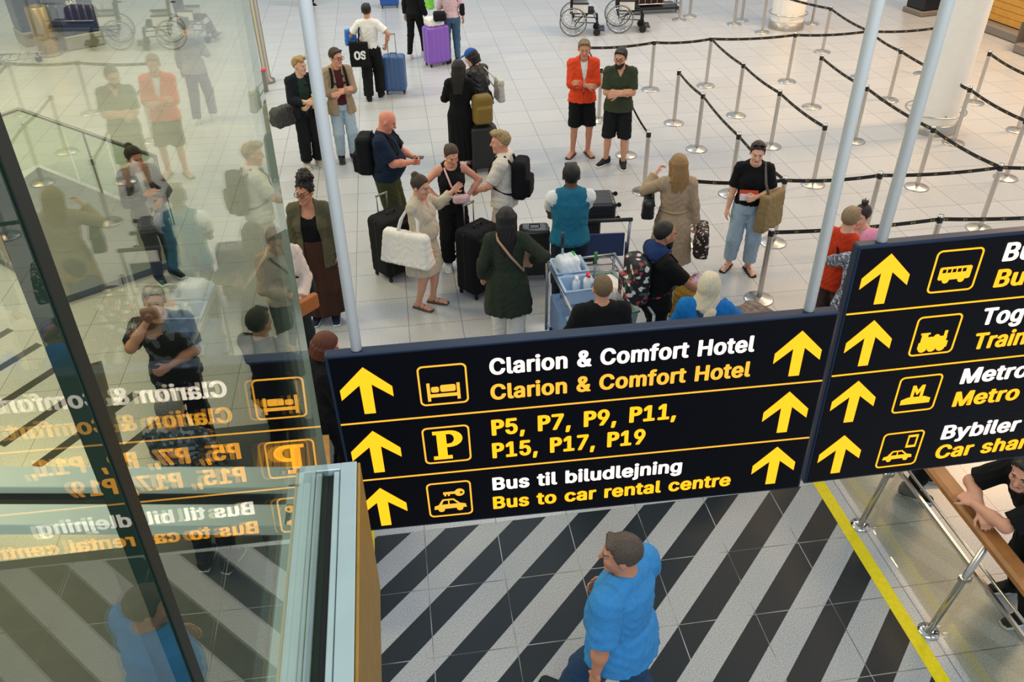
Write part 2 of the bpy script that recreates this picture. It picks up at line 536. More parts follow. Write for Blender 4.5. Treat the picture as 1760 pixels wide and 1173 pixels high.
def person(label, loc, yaw, H=1.75, skin='fair', heft=1.0, sh=.165, hip=1.0, belly=0.0, bust=0.0, lean=0, side=0, twist=0, head=(0, 0), arms=('down', 'down'), palm=(None, None), curl=(25, 25),
           feet=((.10, 0, 8), (.10, 0, 8)), hair=('short', '3a2a20'), beard=None, top=None, inner=None, bottom=None, shoes=('sneaker', '202225', 'e8e8e8'), glasses=None, cap=None, hijab=None,
           eyes=True, h=.0095, z=0.0, cat='person', lift=(0, 0), group=None, watch=None, sunglasses=None, waistup=False, name='person'):
    root = empty(name, (loc[0], loc[1], z), math.radians(yaw), label, cat, group)
    k = H / 1.75
    root.scale = (k, k, k)
    piv = V3(0, 0, .97)
    R = Rx(math.radians(lean)) @ Ry(math.radians(side)) @ Rz(math.radians(twist))
    pose = lambda p: piv + R @ (np.asarray(p, float) - piv)
    def g(P):
        w = np.clip((P[:, 2] - .86) / .22, 0, 1)[:, None]
        return P * (1 - w) + (piv + (P - piv) @ R) * w
    W_ = heft
    def trunk(t, lo=None, hi=1.49):
        s = [(0, 0, .84, .150 * hip * W_, .105 * W_), (0, .014, .94, .168 * hip * W_, .120 * W_), (0, 0, 1.08, .134 * W_ + .02 * belly, .098 * W_), (0, -.004, 1.25, .150 * W_, .112 * W_), (0, .004, 1.36, .146 * W_, .100 * W_), (0, .012, 1.435, .095, .068), (0, .012, 1.49, .058, .055)]
        s = [(a, b, c, d + t, e + t) for a, b, c, d, e in s]
        r = [chain(s)]
        if belly: r.append(ell((0, -.055 - .03 * belly, 1.08), (.13 * W_ + .02 * belly + t, .09 + .05 * belly + t, .15 + t)))
        if bust: r += [ell((sg * .07, -.088, 1.265), (.062 + t, .05 * bust + t, .062 + t)) for sg in (1, -1)]
        for sg in (1, -1): r.append(rc((sg * .045, .014, 1.435), (sg * sh, .012, 1.405), .048 + t * .8, .052 * W_ + t * .75))
        return warp(uni(r, .05), g)
    NB = pose((0, .012, 1.49))
    Rh = Rz(math.radians(head[0])) @ Rx(math.radians(head[1]))
    HC = NB + R @ V3(0, -.004, .030) + Rh @ V3(0, -.018, .102)
    hs = 1.06
    Hp = lambda *a: HC + Rh @ (V3(*a) * hs)
    def H_(s): return (lambda P: s[0]((P - HC) @ Rh / hs) * hs), HC - .28 - .26 * (s[1][2] < -.3), HC + .28
    # arms
    A = []
    for i, sg in enumerate((1, -1)):
        S = pose((sg * sh, .012, 1.405))
        w = arms[i]
        if isinstance(w, str): w = PRE[w]
        T = V3(w[0][0] * sg, w[0][1], w[0][2])
        if isinstance(arms[i], str) and arms[i] not in ('down', 'slack', 'back'): T = pose(T)
        hint = V3(w[1][0] * sg, w[1][1], w[1][2])
        E, Wr = two_bone(S, T, .285, .255, hint)
        fd = unit(Wr - E)
        pn = palm[i]
        pn = V3(pn[0] * sg, pn[1], pn[2]) if pn is not None else V3(-sg, .25, -.2)
        pn = unit(pn - (pn @ fd) * fd)
        A.append((S, E, Wr, fd, pn, sg))
    L = []
    for i, sg in enumerate((1, -1)):
        hp = V3(sg * .088 * hip, .012, .90)
        fx, fy, fyaw = feet[i][:3]
        an = V3(sg * fx, fy + .02, .085 + lift[i])
        kn, an = two_bone(hp, an, .425, .41, V3(sg * .12, -1, 0))
        L.append((hp, kn, an, math.radians(fyaw) * sg, sg))
    # --- body
    B = [trunk(0)]
    B.append(rc(pose((0, .018, 1.45)), Hp(0, .02, -.05), .058 * (.5 + .5 * W_), .052 * (.5 + .5 * W_)))
    hd = uni([ell((0, .012, .028), (.074, .095, .088)), ell((0, -.028, -.042), (.057 * (.6 + .4 * W_), .064, .076)), rc((-.016, -.074, -.098), (.016, -.074, -.098), .019, .019)], .03)
    hd = uni([hd, rc((0, -.088, .016), (0, -.110, -.022), .0085, .0135), rc((-.034, -.080, .030), (.034, -.080, .030), .011, .011), rc((-.017, -.084, -.054), (.017, -.084, -.054), .0095, .0095),
              ell((.034, -.062, -.022), (.028, .026, .026)), ell((-.034, -.062, -.022), (.028, .026, .026))], .014)
    for sg in (1, -1): hd = sub(hd, ell((sg * .031, -.100, .008), (.016, .014, .0085)), .010)
    hd = uni([hd, ell((.077, .012, -.006), (.010, .021, .032)), ell((-.077, .012, -.006), (.010, .021, .032))], .006)
    B.append(H_((hd[0], V3(-.1, -.13, -.12), V3(.1, .13, .13))))
    for S, E, Wr, fd, pn, sg in A:
        B += [rc(S, E, .050 * W_, .038 * W_), rc(E, E + (Wr - E) * .4, .039 * W_, .038 * W_), rc(E + (Wr - E) * .4, Wr, .038 * W_, .026)]
    if not waistup:
        for hp, kn, an, fa, sg in L:
            B += [rc(hp, kn, .086 * W_, .056 * W_), rc(kn, an, .052 * W_, .037), ell(kn + (an - kn) * .33 + V3(0, .014, 0), (.044 * W_, .044 * W_, .11))]
            f = V3(math.sin(fa), -math.cos(fa), 0)
            a0 = V3(an[0], an[1], an[2] - .085)
            fk = 1 if shoes and shoes[0] == 'sandal' else .70
            B += [rc(a0 + V3(0, 0, .045) - f * .035, a0 + f * .10 * fk + V3(0, 0, .034), .034 * fk, .032 * fk), rc(a0 + f * .10 * fk + V3(0, 0, .03), a0 + f * .155 * fk + V3(0, 0, .024), .034 * fk, .026 * fk)]
            if shoes[0] == 'sandal':
                px = V3(-f[1], f[0], 0)
                B += [rc(a0 + f * (.17 - .006 * abs(j - 1)) + px * (.027 - .014 * j) * -sg + V3(0, 0, .020), a0 + f * (.192 - .008 * abs(j)) + px * (.03 - .0145 * j) * -sg + V3(0, 0, .018), .0085, .0075) for j in range(5)]
    body = uni(B, .028)
    FG = []
    for (S, E, Wr, fd, pn, sg), cu in zip(A, curl):
        ac = unit(np.cross(pn, fd)) * sg
        th = 1 if (ac @ V3(0, -1, .2)) > 0 else -1
        FG.append(rbox(Wr + fd * .052, (.0135, .040, .050), .0125, np.stack([pn, ac, fd], 1)))
        c1 = math.radians(cu)
        for j in range(4):
            b = Wr + fd * (.094 - .004 * abs(j - 1.3)) + ac * th * (.030 - .0205 * j)
            l = (.034, .039, .036, .028)[j]
            d1 = fd * math.cos(c1) + pn * math.sin(c1) + ac * th * (.05 - .035 * j)
            d2 = fd * math.cos(1.9 * c1) + pn * math.sin(1.9 * c1) + ac * th * (.05 - .035 * j)
            FG += [rc(b, b + d1 * l, .0093, .0085), rc(b + d1 * l, b + d1 * l + d2 * l * .85, .0085, .0072)]
        tb = Wr + fd * .030 + ac * th * .034
        t1 = unit(fd * .62 + ac * th * .62 + pn * .35)
        t2 = unit(fd * .9 + ac * th * .15 + pn * .45)
        FG += [rc(tb, tb + t1 * .040, .0125, .0105), rc(tb + t1 * .040, tb + t1 * .040 + t2 * .034, .0105, .008)]
    body = uni([body, uni(FG, .006)], .014)
    sk = mat('skin', SKIN.get(skin, skin), .55, 0, .08, 120, .06, .4)
    hc = mat('hair', hair[1] if hair else '5a4a40', .5, 0, .6, 120, .45, .4)
    lip = mat('lips', {'brown': '7a4038', 'tan': 'a85f52'}.get(skin, 'b86a62'), .5)
    def paint(P):
        q = (P - HC) @ Rh / hs
        m = np.zeros(len(P), int)
        ax = np.abs(q[:, 0])
        m[(ax > .012) & (ax < .050) & (q[:, 2] > .028) & (q[:, 2] < .036) & (q[:, 1] < -.06)] = 1
        m[(ax < .023) & (np.abs(q[:, 2] + .054) < .0085) & (q[:, 1] < -.075)] = 2
        return m
    lo = body[1].copy()
    if waistup:
        body = cut(body, (0, 0, .80), (0, 0, -1))
    bo = solid('body', body, h, [sk, hc, lip], root, paint)
    if eyes:
        for sg in (1, -1):
            p = Hp(sg * .031, -.0785, .009)
            e = MB().sphere((0, 0, 0), .0108, 8, 0).sphere((0, -.0040, 0), .0078, 8, 1).build('eye', [mat('eye_white', '9a9088', .3), mat('iris', '2a1c14', .25)], root, p)
            e.rotation_euler = Matrix(Rh.tolist()).to_euler()
    # --- hair
    if hair and hair[0] != 'bald':
        solid('hair', H_(hairshape(hair[0], H)), .0075, hc, root)
    if beard:
        bs = uni([ell((0, -.034, -.066), (.062, .066, .062)), rc((-.016, -.078, -.104), (.016, -.078, -.104), .021, .021)], .02)
        bs = sub(bs, ell((0, -.10, -.052), (.022, .03, .009)), .006)
        bs = cut(cut(bs, (0, -.10, -.034), (0, .25, 1)), (0, .0, 0), (0, 1, 0))
        solid('beard', H_((bs[0], V3(-.1, -.12, -.14), V3(.1, .1, 0))), .006, mat('hair', beard, .7, 0, .3, 160, .25, .3), root)
    def strip(pts, r, nm, m, n=6, closed=False):
        return MB().tube([Hp(*p) for p in pts], r, n, closed=closed).build(nm, m, root)
    if glasses or sunglasses:
        b = MB()
        dz = .112 if sunglasses else .008
        dy = .062 if sunglasses else 0
        for sg in (1, -1):
            ring = [(sg * .031 + .024 * math.cos(a), -.108 + dy, dz + .019 * math.sin(a)) for a in np.linspace(0, 2 * math.pi, 13)[:-1]]
            b.tube([Hp(*p) for p in ring], .0034, 6, closed=True)
            b.tube([Hp(*p) for p in [(sg * .055, -.106 + dy, dz + .006), (sg * .078, -.05, dz + .006), (sg * .082, .02, dz + .004)]], .0026, 6)
            if sunglasses:
                q = [Hp(*p) for p in ring]
                b.add(q, [tuple(range(len(q)))])
        b.tube([Hp(*p) for p in [(-.008, -.112 + dy, dz + .006), (.008, -.112 + dy, dz + .006)]], .0028, 6)
        b.build('sunglasses' if sunglasses else 'glasses', mat('spectacle_frame', glasses or sunglasses, .6, 0, 0, 1, 0, .15), root)
    if cap:
        cs = cut(ell((0, .012, .040), (.088, .108, .098)), V3(0, -.05, .045), V3(0, -.25, -1))
        cs = uni([cs, ell((0, -.13, .060), (.068, .075, .012), Rx(.15))], .01)
        solid('cap', H_((cs[0], V3(-.12, -.24, -.1), V3(.12, .14, .16))), .0075, cloth(cap, .8), root)
    if hijab:
        hj = uni([ell((0, .012, .030), (.092, .116, .108)), rc((0, .01, -.04), (0, .0, -.16), .082, .125)], .05)
        hj = ripple(hj, .004, .9, 1.1)
        hj = sub(hj, ell((0, -.13, -.02), (.056, .07, .085)), .02)
        solid('headscarf', H_((hj[0], V3(-.2, -.2, -.29), V3(.2, .2, .2))), .008, cloth(hijab, .85), root)
    # --- clothes
    def sleeves(t, ln, flare=1.0):
        r = []
        for S, E, Wr, fd, pn, sg in A:
            if ln <= 0: continue
            a = min(ln, 1.0)
            e = S + (E - S) * a
            u = unit(E - S)
            s = rc(S, S + (E - S) * (a + (.25 if a < 1 else 0)), .052 * W_ + t, (.042 * W_ + t) * (flare if ln <= 1 else 1))
            r.append(cut(s, e, u) if a < 1 else s)
            if ln > 1:
                b = E + (Wr - E) * (ln - 1)
                s2 = rc(E, b + fd * .04, .043 * W_ + t, .033 + t * flare)
                r.append(cut(s2, b, fd))
        return r
    def jacket(d, lay):
        t = d.get('t', .021) + lay
        hem = d.get('hem', .90)
        fl = d.get('flare', .02)
        low = max(hem - .03, .2)
        b = [trunk(t)]
        if hem < .9:
            sec = [(0, .01, low, .172 * hip * W_ + t + fl * 1.4, .128 * W_ + t + fl * 1.4), (0, .012, .90, .170 * hip * W_ + t + fl * .4, .124 * W_ + t + fl * .4), (0, .0, 1.06, .14 * W_ + t, .104 * W_ + t)]
            b.append(chain(sec))
        s = uni(b, .04)
        if hem < .8: s = drape(s, .010, 9, (0, 0), hem, 1.05)
        sl = sleeves(t * .8 + .002, d.get('sleeve', .6), d.get('cuff', 1.25))
        if sl: s = uni([s, uni(sl, .02)], .03)
        s = cut(s, (0, 0, hem), (0, 0, -1))
        if d.get('sleeve', .6) <= 0:
            for S, E, Wr, fd, pn, sg in A: s = sub(s, rc(S + V3(sg * .01, 0, .0), S + V3(sg * .16, 0, -.0), .085, .11), .01)
        s = ripple(s, d.get('wr', .0045), 1, lay * 90)
        nk = d.get('neck', .075)
        s = sub(s, warp(rc((0, -.02, 1.505 - d.get('scoop', 0)), (0, -.04, 1.75), nk, nk + .06), g), .01)
        if d.get('collar'):
            cl = warp(rc((0, .012, 1.452), (0, -.002, 1.487), .085 + lay, .074 + lay), g)
            cl = sub(cl, warp(rc((0, .012, 1.40), (0, -.02, 1.62), .068, .060), g), .006)
            cl = sub(cl, warp(rc((0, -.10, 1.44), (0, -.14, 1.53), .018, .045), g), .006)
            s = uni([s, cl], .008)
        op = d.get('open')
        if op:
            def wedge(P):
                q = g(P)
                w = np.interp(q[:, 2], [hem, .95, 1.2, 1.47], [op[0], op[0], op[1], op[2]])
                return np.maximum(np.abs(q[:, 0] - d.get('shift', 0)) - w, q[:, 1] + .03)
            s = sub(s, (wedge, V3(-.3, -.4, 0), V3(.3, 0, 1.6)), .012)
        if d.get('vee'):
            def vee(P):
                q = g(P)
                return np.maximum(np.abs(q[:, 0]) - np.interp(q[:, 2], [1.46 - d['vee'], 1.50], [0, .075]), q[:, 1] + .03)
            s = sub(s, (vee, V3(-.3, -.4, 0), V3(.3, 0, 1.6)), .01)
        return s
    if bottom:
        kd = bottom.get('kind', 'trousers')
        t = bottom.get('t', .014)
        if kd in ('trousers', 'shorts'):
            wd = bottom.get('wide', 1.0)
            r = [cut(trunk(t), pose((0, 0, bottom.get('waist', 1.02))), R @ V3(0, 0, 1))]
            hem = bottom.get('hem', .10 if kd == 'trousers' else .48)
            lg = []
            for hp, kn, an, fa, sg in L:
                kr = (.068 + t) * (.6 + .4 * wd) * (.3 + .7 * W_)
                a = rc(hp, kn, .090 * W_ + t, kr)
                b = rc(kn, an + unit(an - kn) * .05, kr, (.046 + t) * max(wd, .95))
                s = uni([a, b], .03)
                if kd == 'shorts': s = uni([a, rc(hp + V3(0, 0, -.05), V3(kn[0], kn[1], hem - .05), .092 * W_ + t, (.088 + t) * wd)], .02)
                lg.append(cut(s, V3(0, 0, hem) + (V3(0, 0, lift[0 if sg > 0 else 1]) if kd == 'trousers' else 0), (0, 0, -1)))
            s = uni(r + lg, .02)
            s = ripple(s, .0045, 1, 3)
            solid({'trousers': 'trousers', 'shorts': 'shorts'}[kd], s, h * 1.05, bottom.get('mat') or cloth(bottom['color'], .9), root)
        else:
            hem = bottom.get('hem', .3)
            fl = bottom.get('flare', .05)
            sec = [(0, .01, hem - .03, .172 * hip + fl, .130 + fl), (0, .014, .92, .190 * hip * W_, .142 * W_), (0, 0, 1.08, .158 * W_, .122 * W_)]
            s = uni([chain(sec)] + [rc(hp, kn, .10, .085) for hp, kn, an, fa, sg in L if hem < .6], .06)
            s = cut(cut(drape(s, bottom.get('fold', .012), 10, (0, 0), hem, 1.0), (0, 0, hem), (0, 0, -1)), (0, 0, bottom.get('waist', 1.07)), (0, 0, 1))
            solid('skirt', s, h * 1.05, bottom.get('mat') or cloth(bottom['color'], .9), root)
    if inner:
        s = jacket(dict(inner, t=inner.get('t', .010)), 0)
        solid(inner.get('name', 'shirt'), s, h, inner.get('mat') or cloth(inner['color'], .9), root)
    if top:
        s = jacket(top, .006 if inner else 0)
        solid(top.get('name', 'shirt'), s, h, top.get('mat') or cloth(top['color'], top.get('rough', .9)), root)
    if watch:
        S, E, Wr, fd, pn, sg = A[watch[0]]
        MB().tube([Wr - fd * .03 + V3(0, 0, 0), Wr - fd * .005], .033, 14).build('wristwatch', mat('watch', watch[1], .3, .6), root)
    # --- shoes
    if shoes and not waistup:
        for i, (hp, kn, an, fa, sg) in enumerate(L):
            a0 = V3(an[0], an[1], an[2] - .085)
            Rf = Rz(fa)
            um, sm = cloth(shoes[1], .7), mat('sole', shoes[2] if len(shoes) > 2 else '1c1c1e', .6)
            sole = cut(uni([rbox((0, -.06, .010), (.043, .140, .013), .012), ell((.004 * sg, -.125, .010), (.050, .085, .013))], .02), (0, 0, .002), (0, 0, -1))
            if shoes[0] == 'sandal':
                s = uni([sole, rc((-.045, -.02, .012), (-.012, -.03, .078), .011, .011), rc((-.012, -.03, .078), (.045, -.02, .012), .011, .011), rc((-.047, -.085, .012), (-.01, -.09, .066), .011, .011), rc((-.01, -.09, .066), (.047, -.085, .012), .011, .011)], .004)
                s = (s[0], V3(-.07, -.24, 0), V3(.07, .12, .12))
                pt = lambda P: (P[:, 2] < a0[2] + .020).astype(int)
            else:
                hi = .125 if shoes[0] == 'boot' else .098
                up = cut(uni([rc((0, .03, .052), (0, -.03, .060), .049, .047), rc((0, -.03, .050), (0, -.165, .030), .050, .037), rc((0, .03, .05), (0, .025, .16), .050, .056)], .03), (0, .02, hi), (0, -.25, 1))
                s = cut(uni([up, sole], .008), (0, 0, .002), (0, 0, -1))
                s = (s[0], V3(-.07, -.24, 0), V3(.07, .12, .14))
                pt = lambda P: (P[:, 2] < a0[2] + .026).astype(int)
            ss = (lambda P, s=s, a0=a0, Rf=Rf: s[0]((P - a0) @ Rf)), a0 - V3(.25, .25, .01), a0 + V3(.25, .25, .16)
            solid('sandal' if shoes[0] == 'sandal' else 'shoe', ss, .0075, [um, sm], root, pt)
    root['_'] = 0
    del root['_']
    return dict(root=root, A=A, L=L, HC=HC, Rh=Rh, pose=pose, R=R, g=g, heft=W_, k=k, yaw=math.radians(yaw), loc=(loc[0], loc[1], z), sh=sh)
def world_pt(p, q):
    """a point of a person's own space in the hall's space"""
    q = Rz(p['yaw']) @ (np.asarray(q, float) * p['k']) + V3(*p['loc'])
    return q

# ------------------------------------------------------------------ the hall
def nodes(m):
    m.use_nodes = True
    nt = m.node_tree
    return nt, nt.nodes['Principled BSDF'], (lambda t: nt.nodes.new(t)), nt.links.new
def floor_mat():
    m = bpy.data.materials.new('granite_tile')
    nt, b, N, K = nodes(m)
    tc = N('ShaderNodeTexCoord')
    mp = N('ShaderNodeMapping')
    mp.inputs['Location'].default_value = (0, -.07, 0)
    K(tc.outputs['Object'], mp.inputs['Vector'])
    br = N('ShaderNodeTexBrick')
    br.offset = 0
    br.inputs['Scale'].default_value = 1
    br.inputs['Brick Width'].default_value = .6
    br.inputs['Row Height'].default_value = .6
    br.inputs['Mortar Size'].default_value = .0035
    br.inputs['Color1'].default_value = (1, 1, 1, 1)
    br.inputs['Color2'].default_value = (.93, .93, .93, 1)
    br.inputs['Mortar'].default_value = (.32, .32, .33, 1)
    K(mp.outputs['Vector'], br.inputs['Vector'])
    nz = N('ShaderNodeTexNoise')
    nz.inputs['Scale'].default_value = 90
    nz.inputs['Detail'].default_value = 3
    K(tc.outputs['Object'], nz.inputs['Vector'])
    rp = N('ShaderNodeValToRGB')
    rp.color_ramp.elements[0].position, rp.color_ramp.elements[1].position = .38, .62
    rp.color_ramp.elements[0].color, rp.color_ramp.elements[1].color = rgb('a5a8ac'), rgb('c3c6cb')
    K(nz.outputs['Fac'], rp.inputs['Fac'])
    n2 = N('ShaderNodeTexNoise')
    n2.inputs['Scale'].default_value = .55
    K(tc.outputs['Object'], n2.inputs['Vector'])
    r2 = N('ShaderNodeValToRGB')
    r2.color_ramp.elements[0].color, r2.color_ramp.elements[1].color = (.90, .90, .90, 1), (1, 1, 1, 1)
    K(n2.outputs['Fac'], r2.inputs['Fac'])
    a, c = N('ShaderNodeMixRGB'), N('ShaderNodeMixRGB')
    for q in (a, c):
        q.blend_type = 'MULTIPLY'
        q.inputs['Fac'].default_value = 1
    K(rp.outputs['Color'], a.inputs['Color1'])
    K(br.outputs['Color'], a.inputs['Color2'])
    K(a.outputs['Color'], c.inputs['Color1'])
    K(r2.outputs['Color'], c.inputs['Color2'])
    K(c.outputs['Color'], b.inputs['Base Color'])
    b.inputs['Roughness'].default_value = .27
    return m
def stripe_mat():
    m = bpy.data.materials.new('striped_granite')
    nt, b, N, K = nodes(m)
    tc = N('ShaderNodeTexCoord')
    sp = N('ShaderNodeSeparateXYZ')
    K(tc.outputs['Object'], sp.inputs[0])
    def M(op, x, y=None):
        q = N('ShaderNodeMath')
        q.operation = op
        for i, v in enumerate((x, y)):
            if v is None: continue
            if isinstance(v, (int, float)): q.inputs[i].default_value = v
            else: K(v, q.inputs[i])
        return q.outputs[0]
    d = M('FRACT', M('DIVIDE', M('ADD', M('SUBTRACT', sp.outputs[0], sp.outputs[1]), 10 * .566 + .42), .566))
    dark = M('LESS_THAN', d, .5)
    nz = N('ShaderNodeTexNoise')
    nz.inputs['Scale'].default_value = 120
    nz.inputs['Detail'].default_value = 3
    K(tc.outputs['Object'], nz.inputs['Vector'])
    r1, r2 = N('ShaderNodeValToRGB'), N('ShaderNodeValToRGB')
    for r, a, c in ((r1, '868b91', 'b2b6ba'), (r2, '0a151d', '13232d')):
        r.color_ramp.elements[0].position, r.color_ramp.elements[1].position = .36, .64
        r.color_ramp.elements[0].color, r.color_ramp.elements[1].color = rgb(a), rgb(c)
        K(nz.outputs['Fac'], r.inputs['Fac'])
    mx = N('ShaderNodeMixRGB')
    K(dark, mx.inputs['Fac'])
    K(r1.outputs['Color'], mx.inputs['Color1'])
    K(r2.outputs['Color'], mx.inputs['Color2'])
    br = N('ShaderNodeTexBrick')
    br.offset = 0
    br.inputs['Scale'].default_value = 1
    br.inputs['Brick Width'].default_value = .6
    br.inputs['Row Height'].default_value = .6
    br.inputs['Mortar Size'].default_value = .0032
    K(tc.outputs['Object'], br.inputs['Vector'])
    n3 = N('ShaderNodeTexNoise')
    n3.inputs['Scale'].default_value = 1.7
    K(tc.outputs['Object'], n3.inputs['Vector'])
    r3 = N('ShaderNodeValToRGB')
    r3.color_ramp.elements[0].position, r3.color_ramp.elements[1].position = .42, .58
    r3.color_ramp.elements[0].color, r3.color_ramp.elements[1].color = rgb('4a4f52'), rgb('a6aaab')
    K(n3.outputs['Fac'], r3.inputs['Fac'])
    m2 = N('ShaderNodeMixRGB')
    K(br.outputs['Fac'], m2.inputs['Fac'])
    K(mx.outputs['Color'], m2.inputs['Color1'])
    K(r3.outputs['Color'], m2.inputs['Color2'])
    K(m2.outputs['Color'], b.inputs['Base Color'])
    b.inputs['Roughness'].default_value = .42
    b.inputs['Specular IOR Level'].default_value = .35
    return m
fl = MB()
X0, X1, Y0, Y1 = -1.05, 2.82, -9.0, 0.0
for (a, b_, c, d, mi) in ((-26, X0, -9, .2, 2), (-2.9, -1.15, .2, 1.6, 2), (-1.15, X0, .2, 1.6, 0), (-26, -2.9, .2, 1.6, 0), (X0, 26, 0, 1.6, 0), (X1, 26, -9, 0, 0), (-26, 26, 1.6, 40, 0)):
    fl.add([(a, c, 0), (b_, c, 0), (b_, d, 0), (a, d, 0)], [(0, 1, 2, 3)], mi)
fl.add([(X0, Y0, 0), (X1, Y0, 0), (X1, Y1, 0), (X0, Y1, 0)], [(0, 1, 2, 3)], 1)
tag(fl.build('floor', [floor_mat(), stripe_mat(), mat('darkened_floor', '3a4750', .5, 0, 0, 6, .2)]), kind='structure')  # third colour: floor darkened behind the glass so reflections stand out
YEL = mat('yellow_tape', 'e6d400', .55, 0, .1, 30, .12)
tag(MB().box((2.81, -6, .0005), (2.915, .9, .0025)).build('floor_tape', YEL), 'yellow floor tape beside the glass and timber railing', 'tape')
tag(MB().box((-1.085, -6, .0005), (-1.01, .15, .0025)).build('floor_tape', YEL), 'yellow floor tape between striped floor and brass-sided glass screen', 'tape')

WHITEC = mat('white_paint', 'f0ede6', .5, 0, .05, 8, .03)
def column(label, x, y, r, ring):
    t = empty('round_column', (x, y, 0), 0, label, 'column', 'round white columns')
    MB().lathe([(r, 0.0), (r, 9.0)], n=48).build('shaft', WHITEC, t)
    MB().lathe([(r + .03, 0), (r + .03, .16), (r + .012, .17), (r + .002, .17)], n=48).build('plinth', mat('plinth_steel', 'b8b2a8', .35, .8), t)
    rg = MB().tube([(ring * math.cos(a), ring * math.sin(a), .34) for a in np.linspace(0, 2 * math.pi, 41)[:-1]], .014, 8, closed=True)
    for a in np.linspace(.4, .4 + 2 * math.pi, 7)[:-1]: rg.tube([(ring * math.cos(a), ring * math.sin(a), .34), (r * math.cos(a), r * math.sin(a), .34)], .010, 6)
    rg.build('guard_ring', STEEL, t)
    return t
column('thick white round column standing among the rope lanes', 8.40, 7.62, .36, .47)
column('white round column beyond the rope lanes near the wheelchairs', 8.62, 14.1, .37, .43)
t = empty('metal_post', (-3.02, 12.2, 0), 0, 'tall brushed metal post seen beside the glass screen edge', 'post')
MB().lathe([(.15, 0), (.15, .06), (.075, .10), (.07, 9)], n=24).build('shaft', mat('grey_metal', '8d8a86', .4, .6), t)
MB().box((-.07, -.62, 0), (.07, -.54, .42), bev=.01).build('sign_stand', mat('grey_metal', '8d8a86', .4, .6), t)
MB().box((-.072, -.63, .40), (.09, -.53, .43)).build('red_strip', mat('red_strip', 'd8304a', .5), t)

# glass screen at the edge of the upper level
def glass_mat(name, tint, ior):
    m = bpy.data.materials.new(name)
    m.use_nodes = True
    nt = m.node_tree
    nt.nodes.clear()
    o, mx, tr, gl, fr = (nt.nodes.new('ShaderNode' + n) for n in ('OutputMaterial', 'MixShader', 'BsdfTransparent', 'BsdfGlossy', 'Fresnel'))
    tr.inputs['Color'].default_value = (*tint, 1)
    gl.inputs['Roughness'].default_value = 0
    gl.inputs['Color'].default_value = (.97, 1, .99, 1)
    ge, mp = nt.nodes.new('ShaderNodeNewGeometry'), nt.nodes.new('ShaderNodeMapRange')
    mp.inputs[3].default_value, mp.inputs[4].default_value = ior, 1 / ior
    nt.links.new(ge.outputs['Backfacing'], mp.inputs[0])
    nt.links.new(mp.outputs[0], fr.inputs['IOR'])
    nt.links.new(fr.outputs[0], mx.inputs[0])
    nt.links.new(tr.outputs[0], mx.inputs[1])
    nt.links.new(gl.outputs[0], mx.inputs[2])
    nt.links.new(mx.outputs[0], o.inputs[0])
    return m
GLASS = glass_mat('green_glass', (.94, .95, .835), 1.72)
EDGE = mat('glass_edge', '0a2a22', .25)
EDGE2 = mat('polished_glass_edge', '9aa39a', .15, 0, 0, 1, 0, .6)
gs = empty('glass_screen', (-.711, -3.43, 3.7), 0, 'tall green-tinted glass screen in a metal channel reflecting the yellow sign', 'glass screen')
tl = math.radians(1.071)
def pane(y0, y1, th=.012, z0=.30, z1=4.2):
    lo, hi = (-th, y0, z0), (0, y1, z1)
    vs = [(x, y, z) for x in (lo[0], hi[0]) for y in (lo[1], hi[1]) for z in (lo[2], hi[2])]
    b = MB()
    b.add(vs, [(0, 1, 3, 2), (4, 6, 7, 5)], 0)
    b.add(vs, [(0, 4, 5, 1), (0, 2, 6, 4), (1, 5, 7, 3)], 1)
    b.add(vs, [(2, 3, 7, 6)], 2 if y1 == 0 else 1)
    return b.build('glass_pane', [GLASS, EDGE, EDGE2], gs, rot=(0, tl, 0))
pane(-.886, 0)
pane(-2.9, -.904)
MB().box((-.013, -.903, .3), (.0015, -.887, 4.2)).build('gasket', mat('dark_green_gasket', '04150f', .5), gs, rot=(0, tl, 0))
ALU = mat('brushed_aluminium', 'b9cdd3', .42, .35, .06, 14, .06)
DARKG = mat('channel_groove', '15191b', .6)
BRASS = mat('brass_side', 'b08a3c', .45, .55, .05, 20, .12)
Z = .305
def ch(name, mats, *bx, rz=0.0, loc=(0, 0, 0)):
    b = MB()
    for lo, hi, mi in bx: b.box(lo, hi, mi, .0015)
    return b.build(name, mats, gs, loc, (0, 0, rz))
fx = .006
ch('channel', [ALU], ((.026 + fx, -2.9, Z - .09), (.060 + fx, .020, Z), 0), ((.012 + fx, -2.9, Z - .09), (.024 + fx, -.004, Z - .002), 0), ((-.034 + fx, -2.9, Z - .09), (-.022 + fx, -.004, Z - .002), 0), ((-.082 + fx, -2.9, Z - .09), (-.036 + fx, -.03, Z), 0))
ch('groove', [DARKG], ((-.022 + fx, -2.9, Z - .09), (.012 + fx, -.002, Z - .014), 0))
ch('corner_block', [ALU], ((-.082 + fx, 0.0, Z - .09), (.026 + fx, .020, Z), 0))
ch('side_panel', [BRASS], ((.061 + fx, -2.9, Z - .42), (.067 + fx, .018, Z - .003), 0))
ALU_BRIGHT = mat('brightened_aluminium', 'dcebef', .4, .1)  # same aluminium made brighter: light caught by the return is in the colour
ch('return_channel', [ALU_BRIGHT], ((-3, 0, -.04), (0, .062, 0), 0), ((-3, -.105, -.03), (0, -.048, 0), 0), ((-3, .03, -.09), (0, .062, -.03), 0), rz=math.radians(-9), loc=(-.05, -.042, Z))
ch('return_groove', [DARKG], ((-3, -.048, -.05), (0, 0, -.018), 0), rz=math.radians(-9), loc=(-.05, -.042, Z))

